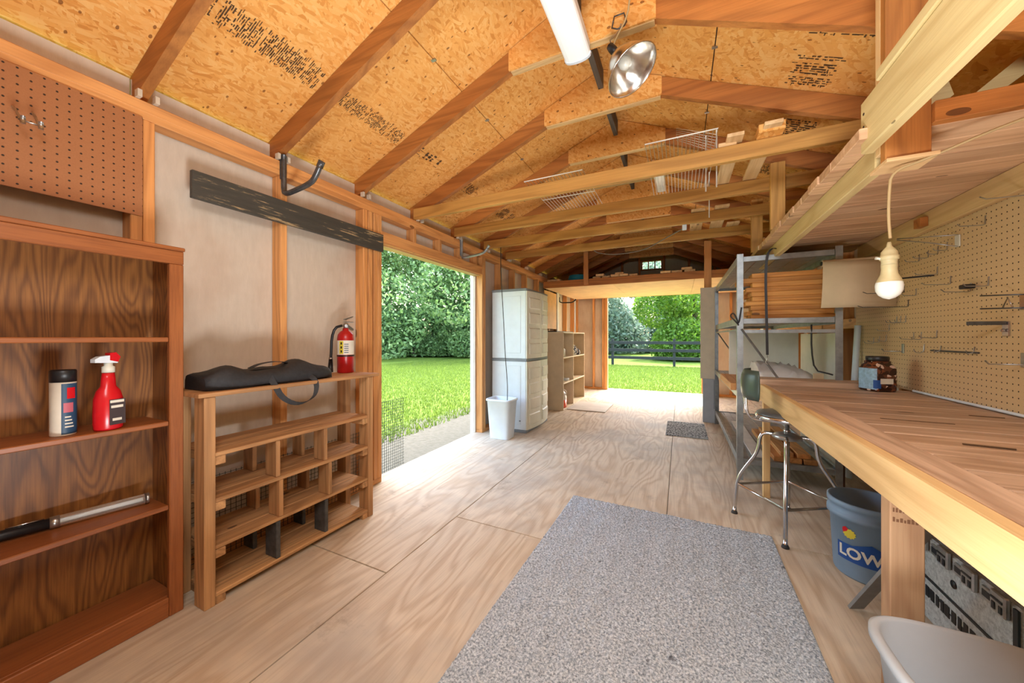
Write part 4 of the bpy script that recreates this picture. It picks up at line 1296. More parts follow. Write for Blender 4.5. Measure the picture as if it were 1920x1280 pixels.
def jar_side(a0, a1, z0, z1, mat, name, off=.0012):
    g = G(); ring = []
    n = 14
    for k in range(n + 1):
        a = a0 + (a1 - a0) * k / n
        ca, sa = math.cos(a), math.sin(a)
        v = Rj @ Vector(((.072 + off) * math.copysign(abs(ca) ** .4, ca), (.072 + off) * math.copysign(abs(sa) ** .4, sa), 0))
        ring.append((g.bm.verts.new(JC + v + Vector((0, 0, z0))), g.bm.verts.new(JC + v + Vector((0, 0, z1)))))
    for (a, b), (d, e) in zip(ring[:-1], ring[1:]): g.bm.faces.new([a, d, e, b]).smooth = True
    g.build(name, mat, t)
jar_side(2.4, 4.1, .012, .15, plain('pale_blue_label', (150, 186, 214), .4, 0, .15, 40), 'label')
jar_side(3.6, 4.5, .02, .075, BLUE, 'label_band', .002)
jar_side(4.45, 4.85, .05, .085, LABELW, 'label_text_block', .002)

# paper roll with sheet hanging
t = thing('paper_roll', (1.18, 3.43, 1.75), 'brown paper roll with its sheet hanging down beside the tan pegboard', 'paper roll')
Ry = Matrix.Rotation(pi / 2, 3, 'Y')
G().tube([(.975, 3.43, 1.758), (1.3883, 3.43, 1.758)], .026, 24).build('roll', KRAFT, t)
G().tube([(.966, 3.43, 1.758), (.974, 3.43, 1.758)], .016, 16).build('core', BLACK, t)
g = G(); n = 8; pr = None
for k in range(n + 1):
    z = 1.765 - .345 * k / n
    yy = 3.402 - .012 * math.sin(k / n * 3)
    cur = [g.bm.verts.new((.972 - .012 * k / n, yy, z)), g.bm.verts.new((1.375, yy + .002, z))]
    if pr: g.bm.faces.new([pr[0], pr[1], cur[1], cur[0]]).smooth = True
    pr = cur
sh_ = g.build('paper_sheet', KRAFT, t); m_ = sh_.modifiers.new('s', 'SOLIDIFY'); m_.thickness = .001

# near storage loft over the bench
LF = thing('overhead_shelf', (1.0, 3.0, 1.96), 'overhead plank shelf hung above the workbench and metal rack', 'shelf')
y = 1.80; k = 0
rr = random.Random(5)
PLK = wood('plank', 'x')
while y < 4.1:
    wd = .146
    bx(LF, 'plank', PLK, .622 + rr.uniform(-.004, .006), 1.386, y + .0015, y + wd - .0015, 1.962, 2.002 + rr.uniform(0, .004), .003)
    y += wd + .001
bx(LF, 'beam', wood('pale', 'y'), .692, .734, 1.862, 4.13, 1.858, 1.961, .004)
bx(LF, 'beam', wood('pale', 'y'), .648, .689, -1.2, 1.86, 1.922, 2.125, .005)
bx(LF, 'cap_board', wood('pale', 'y'), .640, .735, -1.2, 1.72, 2.1255, 2.165, .004)
bx(LF, 'ledger', wood('apron', 'y'), 1.345, 1.386, -.8, 3.92, 1.848, 1.961, .004)
bx(LF, 'hanger', wood('rafter', 'z'), .690, .812, 1.78, 1.818, 1.862, 2.62, .002)
bx(LF, 'hanger', wood('cream', 'z'), .690, .720, 1.8185, 1.856, 1.90, 2.60, .002)
bx(LF, 'joist', wood('rafter', 'x'), .8125, 1.385, 1.762, 1.799, 1.962, 2.035, .002)
bx(LF, 'hanger', wood('tie', 'z'), .61, .70, 3.20, 3.236, 2.003, 2.50, .002)
bx(LF, 'hanger', wood('tie', 'z'), .61, .70, 3.98, 4.02, 2.003, 2.50, .002)
bx(LF, 'hanger_foot', wood('cream', 'x'), .690, .83, 1.77, 1.90, 1.848, 1.861, .001)
bx(LF, 'end_block', wood('rafter', 'x'), .735, .80, 3.98, 4.02, 1.87, 1.961, .002)
bx(LF, 'block', wood('rafter', 'x'), 1.31, 1.3445, 2.98, 3.05, 1.87, 1.925, .002)
for (yy, zz) in ((1.83, 1.97), (1.83, 2.02), (1.83, 2.07)):
    G().tube([(.6475, yy, zz), (.6455, yy, zz)], .005, 8).build('screw_head', SCREW, LF)

# pendant bulb
HX, HY = .708, 1.80
PB = thing('pendant_socket_light', (HX, HY, 1.85), 'pendant bulb in an old beige socket on a cord under the overhead shelf', 'pendant light')
SB = Vector((HX, HY, 1.40))
G().tube([(1.36, 1.70, 1.945), (1.15, 1.66, 1.925), (.95, 1.72, 1.890), (.80, HY - .01, 1.842), (HX + .006, HY, 1.82), (HX, HY, 1.74), (HX - .002, HY, 1.65), (HX + .003, HY, 1.57)], .0048, 8, smooth=2).build('cord', CORD, PB)
def zz_(v): return v
G().lathe((HX, HY, 1.342), [(0.0007, 0.2153), (0.0053, 0.2146), (0.0079, 0.1986), (0.0158, 0.1883), (0.0224, 0.1781), (0.0238, 0.1635), (0.0264, 0.1621), (0.0264, 0.1489), (0.0224, 0.1475), (0.0218, 0.1387), (0.0224, 0.1285), (0.0007, 0.1285)], 28).build('socket', CREAMCER, PB)
G().lathe((HX, HY, 1.342), [(0.0228, 0.1281), (0.0218, 0.1132), (0.0238, 0.0949), (0.0317, 0.0766), (0.0363, 0.0642)], 28).build('bulb_base', CREAMCER, PB)
G().lathe((HX, HY, 1.342), [(0.0363, 0.0639), (0.0383, 0.0511), (0.037, 0.0328), (0.029, 0.0161), (0.0158, 0.0051), (0.0007, 0.0)], 28).build('bulb_globe', BULBW, PB)
G().tube([(HX - .02, HY, 1.495), (HX - .038, HY, 1.50)], [.003, .006], 10).build('switch_key', CREAMPL, PB)

# ---- metal rack
RK = thing('metal_rack', (.78, 4.55, 0), 'tall galvanised steel storage rack behind the workbench', 'rack')
rx0, rx1, ry0, ry1, rh = .435, 1.12, 3.50, 5.62, 1.90
def angle_post(x, y, dx, dy):
    g = G()
    g.box(min(x, x + dx * .045), max(x, x + dx * .045), min(y, y + dy * .004), max(y, y + dy * .004), 0, rh)
    g.box(min(x, x + dx * .004), max(x, x + dx * .004), min(y + dy * .0045, y + dy * .045), max(y + dy * .0045, y + dy * .045), 0, rh)
    return g.build('post', GALV, RK)
angle_post(rx0, ry0, 1, 1); angle_post(rx1, ry0, -1, 1); angle_post(rx0, ry1, 1, -1); angle_post(rx1, ry1, -1, -1)
DECK = None
def make_deck():
    M = NT('ribbed_steel_deck', .4, .7)
    v = M.coord((1, 1, 1), False)
    wv = M.n('ShaderNodeTexWave'); M.l(v, wv.inputs['Vector']); wv.inputs['Scale'].default_value = 9; wv.bands_direction = 'X'
    M.color(M.mix(wv.outputs['Fac'], lin((120, 124, 126)), lin((186, 190, 190))))
    M.bump(wv.outputs['Fac'], .8, .01)
    return M.m
DECK = make_deck()
levels = (.16, .72, 1.335, 1.855)
for z in levels:
    bx(RK, 'shelf_beam', GALV, rx0 + .0042, rx0 + .03, ry0 + .046, ry1 - .046, z - .03, z + .03, .002)
    bx(RK, 'shelf_beam', GALV, rx1 - .03, rx1 - .0042, ry0 + .046, ry1 - .046, z - .03, z + .03, .002)
    bx(RK, 'end_rail', GALV, rx0 + .046, rx1 - .046, ry0 + .005, ry0 + .028, z - .022, z + .022, .002)
    bx(RK, 'end_rail', GALV, rx0 + .046, rx1 - .046, ry1 - .028, ry1 - .005, z - .022, z + .022, .002)
    g = G(); nrib = 9
    for k in range(nrib):
        a = rx0 + .031 + (rx1 - rx0 - .062) * k / nrib; b = rx0 + .031 + (rx1 - rx0 - .062) * (k + 1) / nrib - .004
        g.box(a, b, ry0 + .03, ry1 - .03, z + .008 + (k % 2) * .003, z + .012 + (k % 2) * .003)
    g.build('shelf_deck', GALV, RK)
for (za, zb) in ((1.28, .22), (.62, 1.2)):
    pass
G().tube([(rx0 + .03, ry0 - .004, 1.27), (rx1 - .02, ry0 - .004, .25)], .009, 6).build('brace', GALV, RK)
G().tube([(rx0 + .03, ry1 - .004, 1.27), (rx1 - .02, ry1 - .004, .25)], .009, 6).build('brace', GALV, RK)
bx(RK, 'tie_rail', GALV, rx0 + .046, rx1 - .046, ry0 + .001, ry0 + .004, 1.235, 1.262, 0)
bx(RK, 'tie_rail', GALV, rx0 + .004, rx0 + .008, ry0 + .046, ry1 - .046, 1.255, 1.27, 0)

# lumber stack on the rack (each board a thing)
rr = random.Random(11)
STK = wood('stack', 'x')
zb = 1.3495
lay = 0
pos_names = ['bottom', 'second', 'third', 'fourth', 'fifth', 'sixth', 'seventh', 'eighth', 'ninth', 'top']
while lay < 10:
    yy = 3.60
    x0 = .56 + rr.uniform(-.05, .03)
    for col_ in range(3):
        o_ = .02 * rr.uniform(-1, 1)
        if lay in (8,) and col_ == 0: x0 = .47
        one(G().box(x0 + o_, 1.09 + rr.uniform(-.03, .02), yy, yy + .088, zb, zb + .0385, .003), 'lumber_board', STK, (x0 + o_, yy, zb),
            'short board in the lumber stack on the metal rack, %s layer, %s row' % (pos_names[lay], ('front', 'middle', 'back')[col_]), 'board', 'lumber stack on the metal rack')
        yy += .0905
    zb += .0395; lay += 1

# things on rack shelves
t = thing('timber_offcut', (.5, 3.7, .735), 'short orange timber block sticking out from the rack shelf behind the stool', 'timber')
one_ = G().box(.40, .62, 3.60, 4.5, .7385, .80, .003).build('block', wood('stud', 'y'), t)
g = G()
rr = np.random.default_rng(9)
cl = thing('folded_white_sheeting', (.8, 4.2, .735), 'bundle of folded white sheeting on the middle rack shelf', 'sheeting')
NXc, NYc = 14, 10
gv = [[g.bm.verts.new((.64 + .44 * i / NXc, 3.75 + .6 * j / NYc, .74 + .22 * (math.sin(pi * j / NYc) ** .35) * (1 - .45 * (i / NXc) ** 3) + .012 * rr.standard_normal())) for i in range(NXc + 1)] for j in range(NYc + 1)]
for j in range(NYc):
    for i in range(NXc): g.bm.faces.new([gv[j][i], gv[j][i + 1], gv[j + 1][i + 1], gv[j + 1][i]]).smooth = True
for i in (0, NXc):
    col_ = [gv[j][i] for j in range(NYc + 1)]
    try: g.bm.faces.new(col_)
    except Exception: pass
g.build('sheeting', TARP, cl)
G().box(1.0, 1.07, 3.72, 3.73, .80, .90, .002).build('tan_patch', KRAFT, cl)
one(G().box(.48, 1.08, 4.45, 4.47, .7385, 1.28, .002), 'leaning_board', DRYWALL, (.8, 4.45, .7385), 'white panel standing on the middle rack shelf behind the sheeting', 'panel')
for k, (x_, y_, s_) in enumerate(((1.02, 3.66, .07),)):
    pass
# lumber on the bottom shelf of the rack
for k, (x_, y_, z_, L_) in enumerate(((.70, 3.56, .1755, 1.0), (.80, 3.56, .1755, 1.1), (.90, 3.56, .1755, .9), (.75, 3.58, .2155, .9), (.86, 3.58, .2155, 1.0))):
    one(G().box(x_, x_ + .088, y_, y_ + L_, z_, z_ + .038, .003), 'lumber_board', wood('stud', 'y'), (x_, y_, z_),
        ['short pine board on the bottom rack shelf, left in the lower layer', 'short pine board on the bottom rack shelf, middle of the lower layer', 'short pine board on the bottom rack shelf, right in the lower layer', 'short pine board on the bottom rack shelf, left in the upper layer', 'short pine board on the bottom rack shelf, right in the upper layer'][k], 'board')
one(G().box(.56, .66, 3.60, 5.0, .1755, .185, .002), 'white_strip', WHITEPAINT, (.6, 4.2, .1755), 'white painted strip lying on the bottom rack shelf', 'strip')
# white boards leaning on the right wall behind the rack
one(G().box(1.33, 1.345, 4.2, 5.4, 0.001, 1.24, .002), 'white_wall_board', DRYWALL, (1.33, 4.8, .001), 'large white board leaning on the right wall behind the rack', 'board')
one(G().tube([(1.30, 3.95, .001), (1.36, 3.95, 1.3)], .022, 10), 'white_pipe', WHITEPL, (1.33, 3.95, .001), 'white plastic pipe standing in the corner right of the metal rack', 'pipe')
one(G().box(1.15, 1.165, 3.60, 3.72, .001, .72, .002), 'dark_board', plain('dark_brown_board', (84, 50, 34), .6), (1.16, 3.6, .001), 'narrow dark brown board standing under the far end of the bench', 'board')
# straps
st = thing('tie_down_strap', (.735, 3.9, 1.84), 'black tie-down strap hanging from the overhead shelf beam over the lumber', 'strap')
sxx, syy = .615, 3.40
ribbon([(.694, 3.42, 1.90), (.66, 3.41, 1.91), (.625, 3.40, 1.86), (sxx, syy, 1.7), (sxx + .006, syy, 1.4), (sxx + .012, syy, 1.06)], (.009, 0, 0)).build('webbing', BLACK, st)
G().tube([(sxx + .012, syy, 1.06), (sxx + .012, syy, 1.03), (sxx + .0, syy, 1.0), (sxx + .012, syy, .985), (sxx + .024, syy, 1.0)], .003, 6).build('hook', STEEL, st)
st2 = thing('bungee_cord', (rx0, ry0 - .01, 1.33), 'black looped cord tied round the front post of the metal rack', 'cord')
G().tube([(rx0 + .01, ry0 - .012, 1.30), (rx0 - .02, ry0 - .02, 1.34), (rx0 - .055, ry0 - .02, 1.38), (rx0 - .03, ry0 - .02, 1.41), (rx0 - .005, ry0 - .02, 1.36), (rx0 + .01, ry0 - .014, 1.30), (rx0 + .03, ry0 - .012, 1.45)], .006, 6, smooth=2).build('loop', BLACK, st2)
one(G().tube([(.93, 3.50, 1.30), (.935, 3.52, 1.1), (.955, 3.52, .94), (1.03, 3.50, .92), (1.06, 3.50, .91)], .006, 6, smooth=1), 'hanging_strap', BLACK, (.93, 3.50, 1.30), 'thin dark strap hanging inside the rack in front of the white sheeting', 'strap')

# painted panel and post at the rack's far end
PN = thing('leaning_board', (.38, 5.66, 0), 'tall narrow board painted beige above and grey below at the far rack end', 'panel')
bx(PN, 'upper_board', BEIGEPAINT, .262, .47, 5.66, 5.68, .615, 1.90, .001, 'beige upper board')
bx(PN, 'lower_board', GREYPAINT, .290, .49, 5.645, 5.68, 0.001, .613, .002, 'grey lower board')
bx(PN, 'groove', GREYPL, .425, .437, 5.640, 5.6455, .2, .6, 0)

# far loft
FLo = thing('far_storage_loft', (-.4, 7.0, 2.1), 'wooden storage loft spanning the shed over the far doorway', 'loft')
bx(FLo, 'front_beam', wood('rafter', 'x'), -2.235, 1.39, 5.99, 6.03, 2.085, 2.20)
bx(FLo, 'back_beam', wood('rafter', 'x'), -2.235, 1.39, 8.14, 8.175, 2.09, 2.235)
for x0, x1 in ((-2.235, -1.02), (-1.016, .2), (.204, 1.39)):
    bx(FLo, 'ceiling_board', plain('loft_ply', (232, 196, 150), .65, 0, .06, 4), x0, x1, 6.031, 8.139, 2.092, 2.102, 0)
    bx(FLo, 'deck_board', OSB, x0, x1, 6.031, 8.139, 2.19, 2.203, 0)
for i in range(1, 5):
    yj = 6.03 + i * .42
    bx(FLo, 'joist', wood('rafter', 'x'), -2.235, 1.39, yj, yj + .038, 2.103, 2.189, 0)
bx(FLo, 'post', wood('stud', 'z'), -1.49, -1.41, 5.95, 5.988, 2.10, 2.66)
bx(FLo, 'post', wood('stud', 'z'), .325, .42, 5.945, 5.985, 1.43, 2.63)
bx(FLo, 'post', wood('stud', 'z'), 1.2, 1.29, 5.95, 5.988, 2.0, 2.3)
# stored boards on the loft
rr = random.Random(2)
CRM = wood('cream', 'y')
lb_l = ['pale board end on the far loft, %s of the left pile' % s for s in ('leftmost', 'second', 'third', 'fourth', 'rightmost', 'top left', 'top right')]
for k, (x, z) in enumerate(((-1.36, 2.204), (-1.20, 2.204), (-1.04, 2.204), (-.90, 2.204), (-.76, 2.204), (-1.30, 2.243), (-.98, 2.243))):
    one(G().box(x, x + .135, 5.97 + rr.uniform(0, .1), 7.3, z, z + .037, .004), 'stored_board', CRM, (x, 6.1, z), lb_l[k], 'board', 'boards stored on the far loft')
lb_r = ['pale board end on the far loft, %s of the right pile' % s for s in ('leftmost', 'second', 'third', 'top')]
for k, (x, z) in enumerate(((-.28, 2.204), (-.12, 2.204), (.06, 2.204), (.02, 2.243))):
    one(G().box(x, x + .15, 5.97 + rr.uniform(0, .1), 7.3, z, z + .037, .004), 'stored_board', CRM, (x, 6.1, z), lb_r[k], 'board', 'boards stored on the far loft')
hs = thing('garden_hose', (-1.62, 6.12, 2.236), 'coiled teal hose lying at the left of the far loft', 'hose')
for k in range(4):
    pts = []
    for a in range(21):
        an = 2 * pi * a / 20
        pts.append((-1.66 + (.17 - .008 * k) * math.cos(an), 6.22 + (.17 - .008 * k) * math.sin(an), 2.204 + .026 * k + .012))
    G().tube(pts, .014, 8).build('coil', TEAL, hs)
one(G().box(-2.2, -1.95, 6.1, 7.0, 2.204, 2.25, .003), 'stored_board', CRM, (-2.1, 6.1, 2.204), 'wide pale board at the far left end of the loft against the wall', 'board')

# ---- stuff lying on the tie beams
def wire_shelf(name, x0, x1, y0, y1, z, label, s=.028, tilt=0):
    t = thing(name, ((x0 + x1) / 2, (y0 + y1) / 2, z), label, 'wire shelf')
    g = G()
    n = int((x1 - x0) / s)
    for k in range(n + 1):
        x = x0 + (x1 - x0) * k / n
        g.tube([(x, y0, z), (x, y1, z)], .0022, 4)
    o = g.build('wires', WIREW, t); o['kind'] = 'stuff'
    for y in (y0, (y0 + y1) / 2, y1):
        G().tube([(x0, y, z - .004), (x1, y, z - .004)], .004, 6).build('cross_rod', WIREW, t)
    return t
wire_shelf('wire_shelf', -1.10, -.64, 2.52, 3.34, 2.418, 'flat white wire shelf lying on the tie beams, left one')
t = thing('wire_rack', (.02, 2.9, 2.41), 'white wire rack with upright ends lying on the tie beams, right one', 'wire rack')
g = G()
for k in range(18):
    x = -.20 + .40 * k / 17
    g.tube([(x, 2.36, 2.418), (x, 3.36, 2.418)], .002, 4)
o = g.build('wires', WIREW, t); o['kind'] = 'stuff'
for y in (2.36, 2.86, 3.36): G().tube([(-.2, y, 2.414), (.2, y, 2.414)], .004, 6).build('cross_rod', WIREW, t)
for x, y in ((.16, 2.75), (.22, 2.70), (.22, 3.36)):
    G().tube([(x, y, 2.20), (x, y, 2.58)], .005, 6).build('upright', WIREW, t)
g = G()
for k in range(7): g.tube([(.22, 2.70, 2.43 + .02 * k), (-.02, 2.42, 2.43 + .012 * k)], .0016, 4)
o = g.build('side_wires', WIREW, t); o['kind'] = 'stuff'
t = thing('metal_bracket', (-.15, 3.0, 2.40), 'white metal channel bracket hanging below the second tie beam', 'bracket')
bx(t, 'channel', WIREW, -.17, -.11, 2.66, 3.20, 2.418, 2.424, .001)
bx(t, 'lip', STEEL, -.172, -.168, 2.66, 3.20, 2.424, 2.445, 0)
lbs = ['pale board lying across the tie beams, left of the pair', 'pale board lying across the tie beams, right of the pair']
for k, (x0, y0, y1, a) in enumerate(((.26, 2.50, 3.5, .0), (.44, 2.45, 3.5, .0))):
    one(G().box(x0, x0 + .09, y0, y1, 2.4185, 2.44, .003), 'stored_board', wood('cream', 'y'), (x0, y0, 2.4185), lbs[k], 'board')
one(G().box(.42, .55, 2.50, 2.66, 2.405, 2.455, .003), 'wood_offcut', OSB, (.48, 2.5, 2.405), 'block of strand board resting on the first tie beam at the right', 'offcut')
one(G().box(.22, .32, 2.58, 2.62, 2.405, 2.43, .003), 'wood_offcut', wood('cream', 'x'), (.25, 2.6, 2.405), 'small pale offcut resting on the first tie beam near its middle', 'offcut')
for k, (x0, y0) in enumerate(((.10, 3.86), (.30, 3.84), (.46, 4.45))):
    one(G().box(x0, x0 + .12, y0, y0 + .75 if k < 2 else y0 + .4, 2.4285, 2.452, .003), 'stored_board', wood('cream', 'y'), (x0, y0, 2.4285),
        ['pale scrap board on the far tie beams, leftmost', 'pale scrap board on the far tie beams, second from the left', 'pale scrap board on the last tie beam next to the loft post'][k], 'board')
# cable sagging under ties
one(G().tube([(-1.0, 4.54, 2.318), (-.96, 4.6, 2.29), (-.75, 4.68, 2.265), (-.4, 4.62, 2.27), (-.15, 4.3, 2.31), (.05, 3.99, 2.318)], .006, 6, smooth=2), 'sagging_cable', CORDGREY, (-.5, 4.6, 2.3), 'thin grey cable sagging below the far tie beams', 'cable')
one(G().box(.02, .06, 3.90, 3.925, 2.27, 2.323, .003), 'white_junction', WHITEPL, (.04, 3.9, 2.27), 'small white cable clip under the third tie beam', 'clip')

# ---- fluorescent fixture
FX = thing('fluorescent_fixture', (-.525, 1.3, 2.86), 'long white fluorescent light fixture under the ridge at the top of the photo', 'light fixture')
g = G()
n = 10; sec = []
for k in range(n + 1):
    a = pi * k / n
    sec.append((-.525 - .072 * math.cos(a), 2.80 - .038 * math.sin(a) ** .7))
g.prism(sec, 'y', .62, 1.955)
for f in g.bm.faces: f.smooth = False
g.build('diffuser', LENS, FX)
bx(FX, 'housing', WHITEPL, -.595, -.455, .61, 1.965, 2.8005, 2.8555, .004)
g = G(); sec2 = [(x * 1.0 + (x + .525) * .06, z - .002) for x, z in sec]
g.prism(sec2, 'y', 1.9555, 1.972); g.build('end_cap', WHITEPL, FX)

# ---- clamp work lamp
CL = thing('clamp_lamp', (-.30, 1.93, 2.84), 'aluminium reflector clamp lamp hanging from a rafter gusset', 'clamp lamp')
ctr = Vector((-.262, 1.90, 2.63))
dirn = Vector((.45, -.10, -.72)).normalized()
Ml = dirn.to_track_quat('Z', 'Y').to_matrix()
prof = [(.022, -.075), (.045, -.06), (.072, -.03), (.098, .005), (.118, .045), (.128, .075), (.132, .078)]
G().lathe(ctr, prof, 36, Ml).build('reflector', ALU, CL)
for o in CL.children:
    m = o.modifiers.new('s', 'SOLIDIFY'); m.thickness = .002
G().tube([ctr + Ml @ Vector((.132 * math.cos(a * pi / 18), .132 * math.sin(a * pi / 18), .078)) for a in range(37)], .0035, 6).build('rolled_rim', ALU, CL)
G().lathe(ctr, [(.001, -.145), (.018, -.143), (.021, -.12), (.021, -.07), (.001, -.068)], 16, Ml).build('lamp_socket', BLACK, CL)
G().lathe(ctr, [(.001, -.07), (.014, -.066), (.018, -.04), (.030, -.01), (.033, .012), (.022, .035), (.001, .043)], 18, Ml).build('bulb', BULBW, CL)
hp = ctr + Ml @ Vector((0, 0, -.12))
G().tube([hp, hp + Vector((-.01, .0, .05)), (-.29, 1.93, 2.83), (-.285, 1.95, 2.875)], .004, 6).build('clamp_arm', STEEL, CL)
G().tube([(-.325, 1.945, 2.90), (-.33, 1.935, 2.86), (-.30, 1.925, 2.835), (-.265, 1.925, 2.84), (-.255, 1.94, 2.87), (-.27, 1.95, 2.93), (-.32, 1.95, 2.93), (-.325, 1.945, 2.90)], .004, 6).build('clamp_jaw', DARKPIPE, CL)
G().tube([hp, hp + Vector((.02, 0, .05)), (-.245, 1.90, 2.86), (-.225, 1.86, 2.95), (-.222, 1.80, 3.02)], .0045, 6, smooth=1).build('cord', CORD, CL)

# ---- stool
SC = Vector((.610, 2.755, 0))
SO = thing('drafting_stool', SC, 'chrome swivel stool with dark seat and low backrest at the workbench', 'stool')
d0 = math.atan2(.065, -.262)
for k in range(4):
    a = d0 + k * pi / 2
    c_, s_ = math.cos(a), math.sin(a)
    prof = [(.035, .565), (.085, .58), (.125, .575), (.142, .54), (.146, .48), (.165, .42), (.205, .355), (.242, .29), (.262, .24), (.272, .17), (.282, .02)]
    G().tube([SC + Vector((r_ * c_, r_ * s_, z)) for r_, z in prof], .0115, 10, smooth=1).build('leg', CHROME, SO)
    G().lathe(SC + Vector((.283 * c_, .283 * s_, 0)), [(.001, 0), (.02, 0), (.019, .006), (.013, .02), (.001, .021)], 12).build('foot_cap', RUBBER, SO)
    a2 = a + pi / 2
    G().tube([SC + Vector((.262 * c_, .262 * s_, .205)), SC + Vector((.262 * math.cos(a2), .262 * math.sin(a2), .205))], .0085, 8).build('foot_rail', CHROME, SO)
G().lathe(SC, [(.001, .555), (.06, .555), (.078, .565), (.078, .58), (.05, .592), (.02, .6), (.001, .6)], 24).build('hub', STEEL, SO)
G().lathe(SC, [(.001, .45), (.014, .45), (.014, .60), (.019, .601), (.019, .615), (.013, .617), (.013, .672), (.001, .672)], 14).build('swivel_screw', CHROME, SO)
G().lathe(SC, [(.001, .673), (.14, .673), (.162, .68), (.166, .69), (.164, .706), (.001, .706)], 36).build('seat_rim', CHROME, SO)
G().lathe(SC, [(.160, .7065), (.158, .718), (.12, .727), (.06, .73), (.001, .731)], 36).build('seat', VINYL, SO)
for dy in (-.035, .035):
    G().tube([SC + Vector(p) for p in ((.0, dy, .668), (-.14, dy, .664), (-.19, dy, .672), (-.215, dy, .71), (-.222, dy * 1.05, .77), (-.225, dy * 1.1, .86))], .007, 8, smooth=1).build('back_support', CHROME, SO)
bx(SO, 'support_plate', STEEL, SC.x - .08, SC.x + .08, SC.y - .06, SC.y + .06, .66, .6725, .002)
g = G()
n = 14; m = 6; fr = []; bk = []
for i in range(n + 1):
    a = -1.0 + 2.0 * i / n
    col1 = []; col2 = []
    for j in range(m + 1):
        z = .80 + .19 * j / m
        e = 1 - .0 * j
        hz = math.sin(pi * j / m) ** .4
        half = .022 * (max(.15, hz)) * (max(.2, 1 - abs(a) ** 6))
        yy = .15 * a * (1 - .10 * abs(2 * j / m - 1) ** 3)
        xx = -.225 + .055 * a * a
        col1.append(g.bm.verts.new(SC + Vector((xx + half, yy, z)))); col2.append(g.bm.verts.new(SC + Vector((xx - half, yy, z))))
    fr.append(col1); bk.append(col2)
for A_ in (fr, bk):
    for i in range(n):
        for j in range(m): g.bm.faces.new([A_[i][j], A_[i + 1][j], A_[i + 1][j + 1], A_[i][j + 1]]).smooth = True
for i in range(n):
    for j in (0, m): g.bm.faces.new([fr[i][j], fr[i + 1][j], bk[i + 1][j], bk[i][j]]).smooth = True
for j in range(m):
    for i in (0, n): g.bm.faces.new([fr[i][j], fr[i][j + 1], bk[i][j + 1], bk[i][j]]).smooth = True
bmesh.ops.recalc_face_normals(g.bm, faces=g.bm.faces[:])
g.build('backrest', GREENVINYL, SO)

# ---- bucket
BK = Vector((.862, 2.39, 0.001))
BU = thing('plastic_bucket', BK, 'blue-grey plastic bucket with a blue logo under the workbench', 'bucket')
G().lathe(BK, [(.001, 0), (.126, 0), (.132, .01), (.146, .29), (.158, .292), (.158, .315), (.150, .318), (.150, .345), (.157, .348), (.157, .372), (.150, .375), (.143, .37), (.124, .012), (.001, .012)], 48).build('bucket_body', BUCKET, BU)
def bk_r(z): return .132 + (.146 - .132) * (z - .01) / .28 + .0008
# facing angle of the logo: towards the camera, slightly left
fa = math.atan2(-BK.y, -BK.x) - .05
def bwarp(off=.0, z0=0.0, xo=0.0):
    def f(co):
        z = co.y + z0
        r_ = bk_r(z) + off
        a = fa + (co.x + xo) / r_
        return Vector((BK.x + r_ * math.cos(a), BK.y + r_ * math.sin(a), BK.z + z))
    return f
def wrap_poly(pts, z0, off, mat, name, div=10):
    bm = bmesh.new()
    bm.faces.new([bm.verts.new((x, y, 0)) for x, y in pts])
    for k in range(-12, 13):
        bmesh.ops.bisect_plane(bm, geom=bm.verts[:] + bm.edges[:] + bm.faces[:], plane_co=(k * .0125 + .001, 0, 0), plane_no=(1, 0, 0))
    f = bwarp(off, z0)
    for v in bm.verts: v.co = f(v.co)
    g = G(); g.bm.free(); g.bm = bm
    o = g.build(name, mat, BU)
    return o
wrap_poly([(-.118, -.048), (.15, -.048), (.15, .034), (.08, .036), (.02, .066), (-.05, .036), (-.118, .034)], .135, .0006, BLUE, 'logo_field')
text_obj("LOWE'S", .072, LABELW, BU, 'lettering', warp=bwarp(.0014, .130, .016), font_bold=.0022)
g_pts = []
for k in range(24):
    a = 2 * pi * k / 24; r_ = .026 if k % 2 else .021
    g_pts.append((-.062 + r_ * 1.1 * math.cos(a), r_ * math.sin(a)))
wrap_poly(g_pts, .225, .0008, LABELY, 'sun_emblem')
wrap_poly([(-.092, .0), (-.088, -.012), (-.072, -.002), (-.066, .012), (-.078, .02), (-.09, .012)], .236, .0014, REDPL, 'red_emblem')

# ---- grey bin in the foreground
GB = (.655, 1.185, .001)
one(bin_mesh(G(), GB, .185, .155, .425, .006, .78, 3.6, 56, .016), 'wastebasket', BINGREY, GB, 'pale grey plastic wastebasket beneath the workbench in the bottom right corner', 'bin')

# ---- grey plank offcut leaning by bucket
g = G(); p0 = Vector((.70, 2.055, .006)); p1 = Vector((.80, 1.652, .66)); wv_ = Vector((.78, .2, .12)).normalized() * .028
nn = (p1 - p0).cross(wv_).normalized() * .006
vs = [g.bm.verts.new(p + a_ * wv_ + b_ * nn) for p in (p0, p1) for a_, b_ in ((-1, -1), (1, -1), (1, 1), (-1, 1))]
for f in ((0, 1, 2, 3), (4, 5, 6, 7), (0, 1, 5, 4), (1, 2, 6, 5), (2, 3, 7, 6), (3, 0, 4, 7)): g.bm.faces.new([vs[i] for i in f])
bmesh.ops.recalc_face_normals(g.bm, faces=g.bm.faces[:])
mn = min(v.co.z for v in g.bm.verts)
for v in g.bm.verts: v.co.z -= mn - .001
one(g, 'metal_plank', plain('weathered_grey_plank', (142, 142, 142), .6, .2, .12), (.70, 2.055, .001), 'weathered grey plank leaning between the bucket and the bench leg', 'plank')

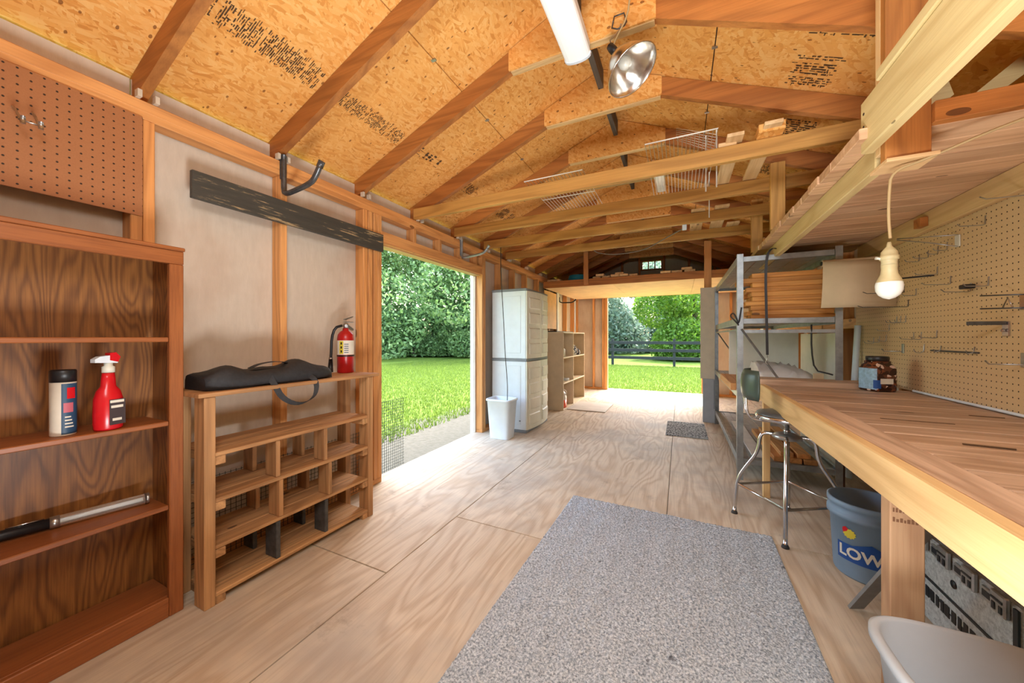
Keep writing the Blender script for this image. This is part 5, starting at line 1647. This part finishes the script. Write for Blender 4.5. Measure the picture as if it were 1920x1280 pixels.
# ---- tool chest under the bench
TC = thing('tool_chest', (1.1, 1.95, 0), 'scuffed grey metal tool chest with a row of latches under the workbench', 'tool chest')
tx0, tx1, ty0, ty1 = .95, 1.24, 1.66, 2.42
bx(TC, 'body', TOOLBOX, tx0, tx1, ty0, ty1, .002, .355, .006)
bx(TC, 'lid', DUSTBLACK, tx0 + .03, tx1, ty0, ty1, .356, .40, .006)
bx(TC, 'seam_strip', BLACK, tx0 - .004, tx0 + .0, ty0, ty1, .175, .185, 0)
bx(TC, 'corner_strip', BLACK, tx0 - .006, tx0 - .0, ty0 - .002, ty0 + .016, .002, .35, 0)
yy = ty0 + .03; kk = 0
while yy < ty1 - .12:
    lt = bx(TC, 'latch', STEEL, tx0 - .016, tx0 - .0005, yy, yy + .062, .295, .365, .004)
    for (a, b, c, d) in ((.008, .054, .338, .345), (.010, .022, .305, .328), (.038, .05, .305, .328)):
        q = G().box(tx0 - .018, tx0 - .0162, yy + a, yy + b, c, d).build('slot', BLACK, None); q.parent = lt
        for v in q.data.vertices: v.co -= Vector(TC.location)
    bx(TC, 'data_plate', STEEL, tx0 - .008, tx0 - .0005, yy + .068, yy + .112, .300, .345, .002)
    bx(TC, 'plate_print', BLACK, tx0 - .0090, tx0 - .0082, yy + .073, yy + .107, .312, .334, 0)
    yy += .135; kk += 1
G().lathe((tx0 - .001, 1.95, .25), [(.001, 0), (.015, 0), (.015, .003), (.001, .003)], 16, Matrix.Rotation(-pi / 2, 3, 'Y')).build('key_hole', BLACK, TC)
rr = random.Random(5); g = G()
yy = ty0 + .05
while yy < ty1 - .1:
    w_ = rr.uniform(.014, .026)
    g.box(tx0 - .0025, tx0 - .001, yy, yy + w_, .10, .145)
    if rr.random() < .7: g.box(tx0 - .0025, tx0 - .001, yy + w_, yy + w_ + .008, .10 + .03 * rr.random(), .115 + .03 * rr.random())
    yy += w_ + .012
o = g.build('block_print', BLACK, TC)
t = one(G().box(.96, 1.28, 1.33, 1.63, .002, .33, .01), 'storage_box', plain('pale_green_plastic', (206, 222, 208), .5), (1.12, 1.48, .002), 'pale green plastic box beside the tool chest at the right edge', 'box')
# loose papers on the chest
for k, (y_, x_) in enumerate(((1.90, .99), (1.80, 1.0))):
    pass
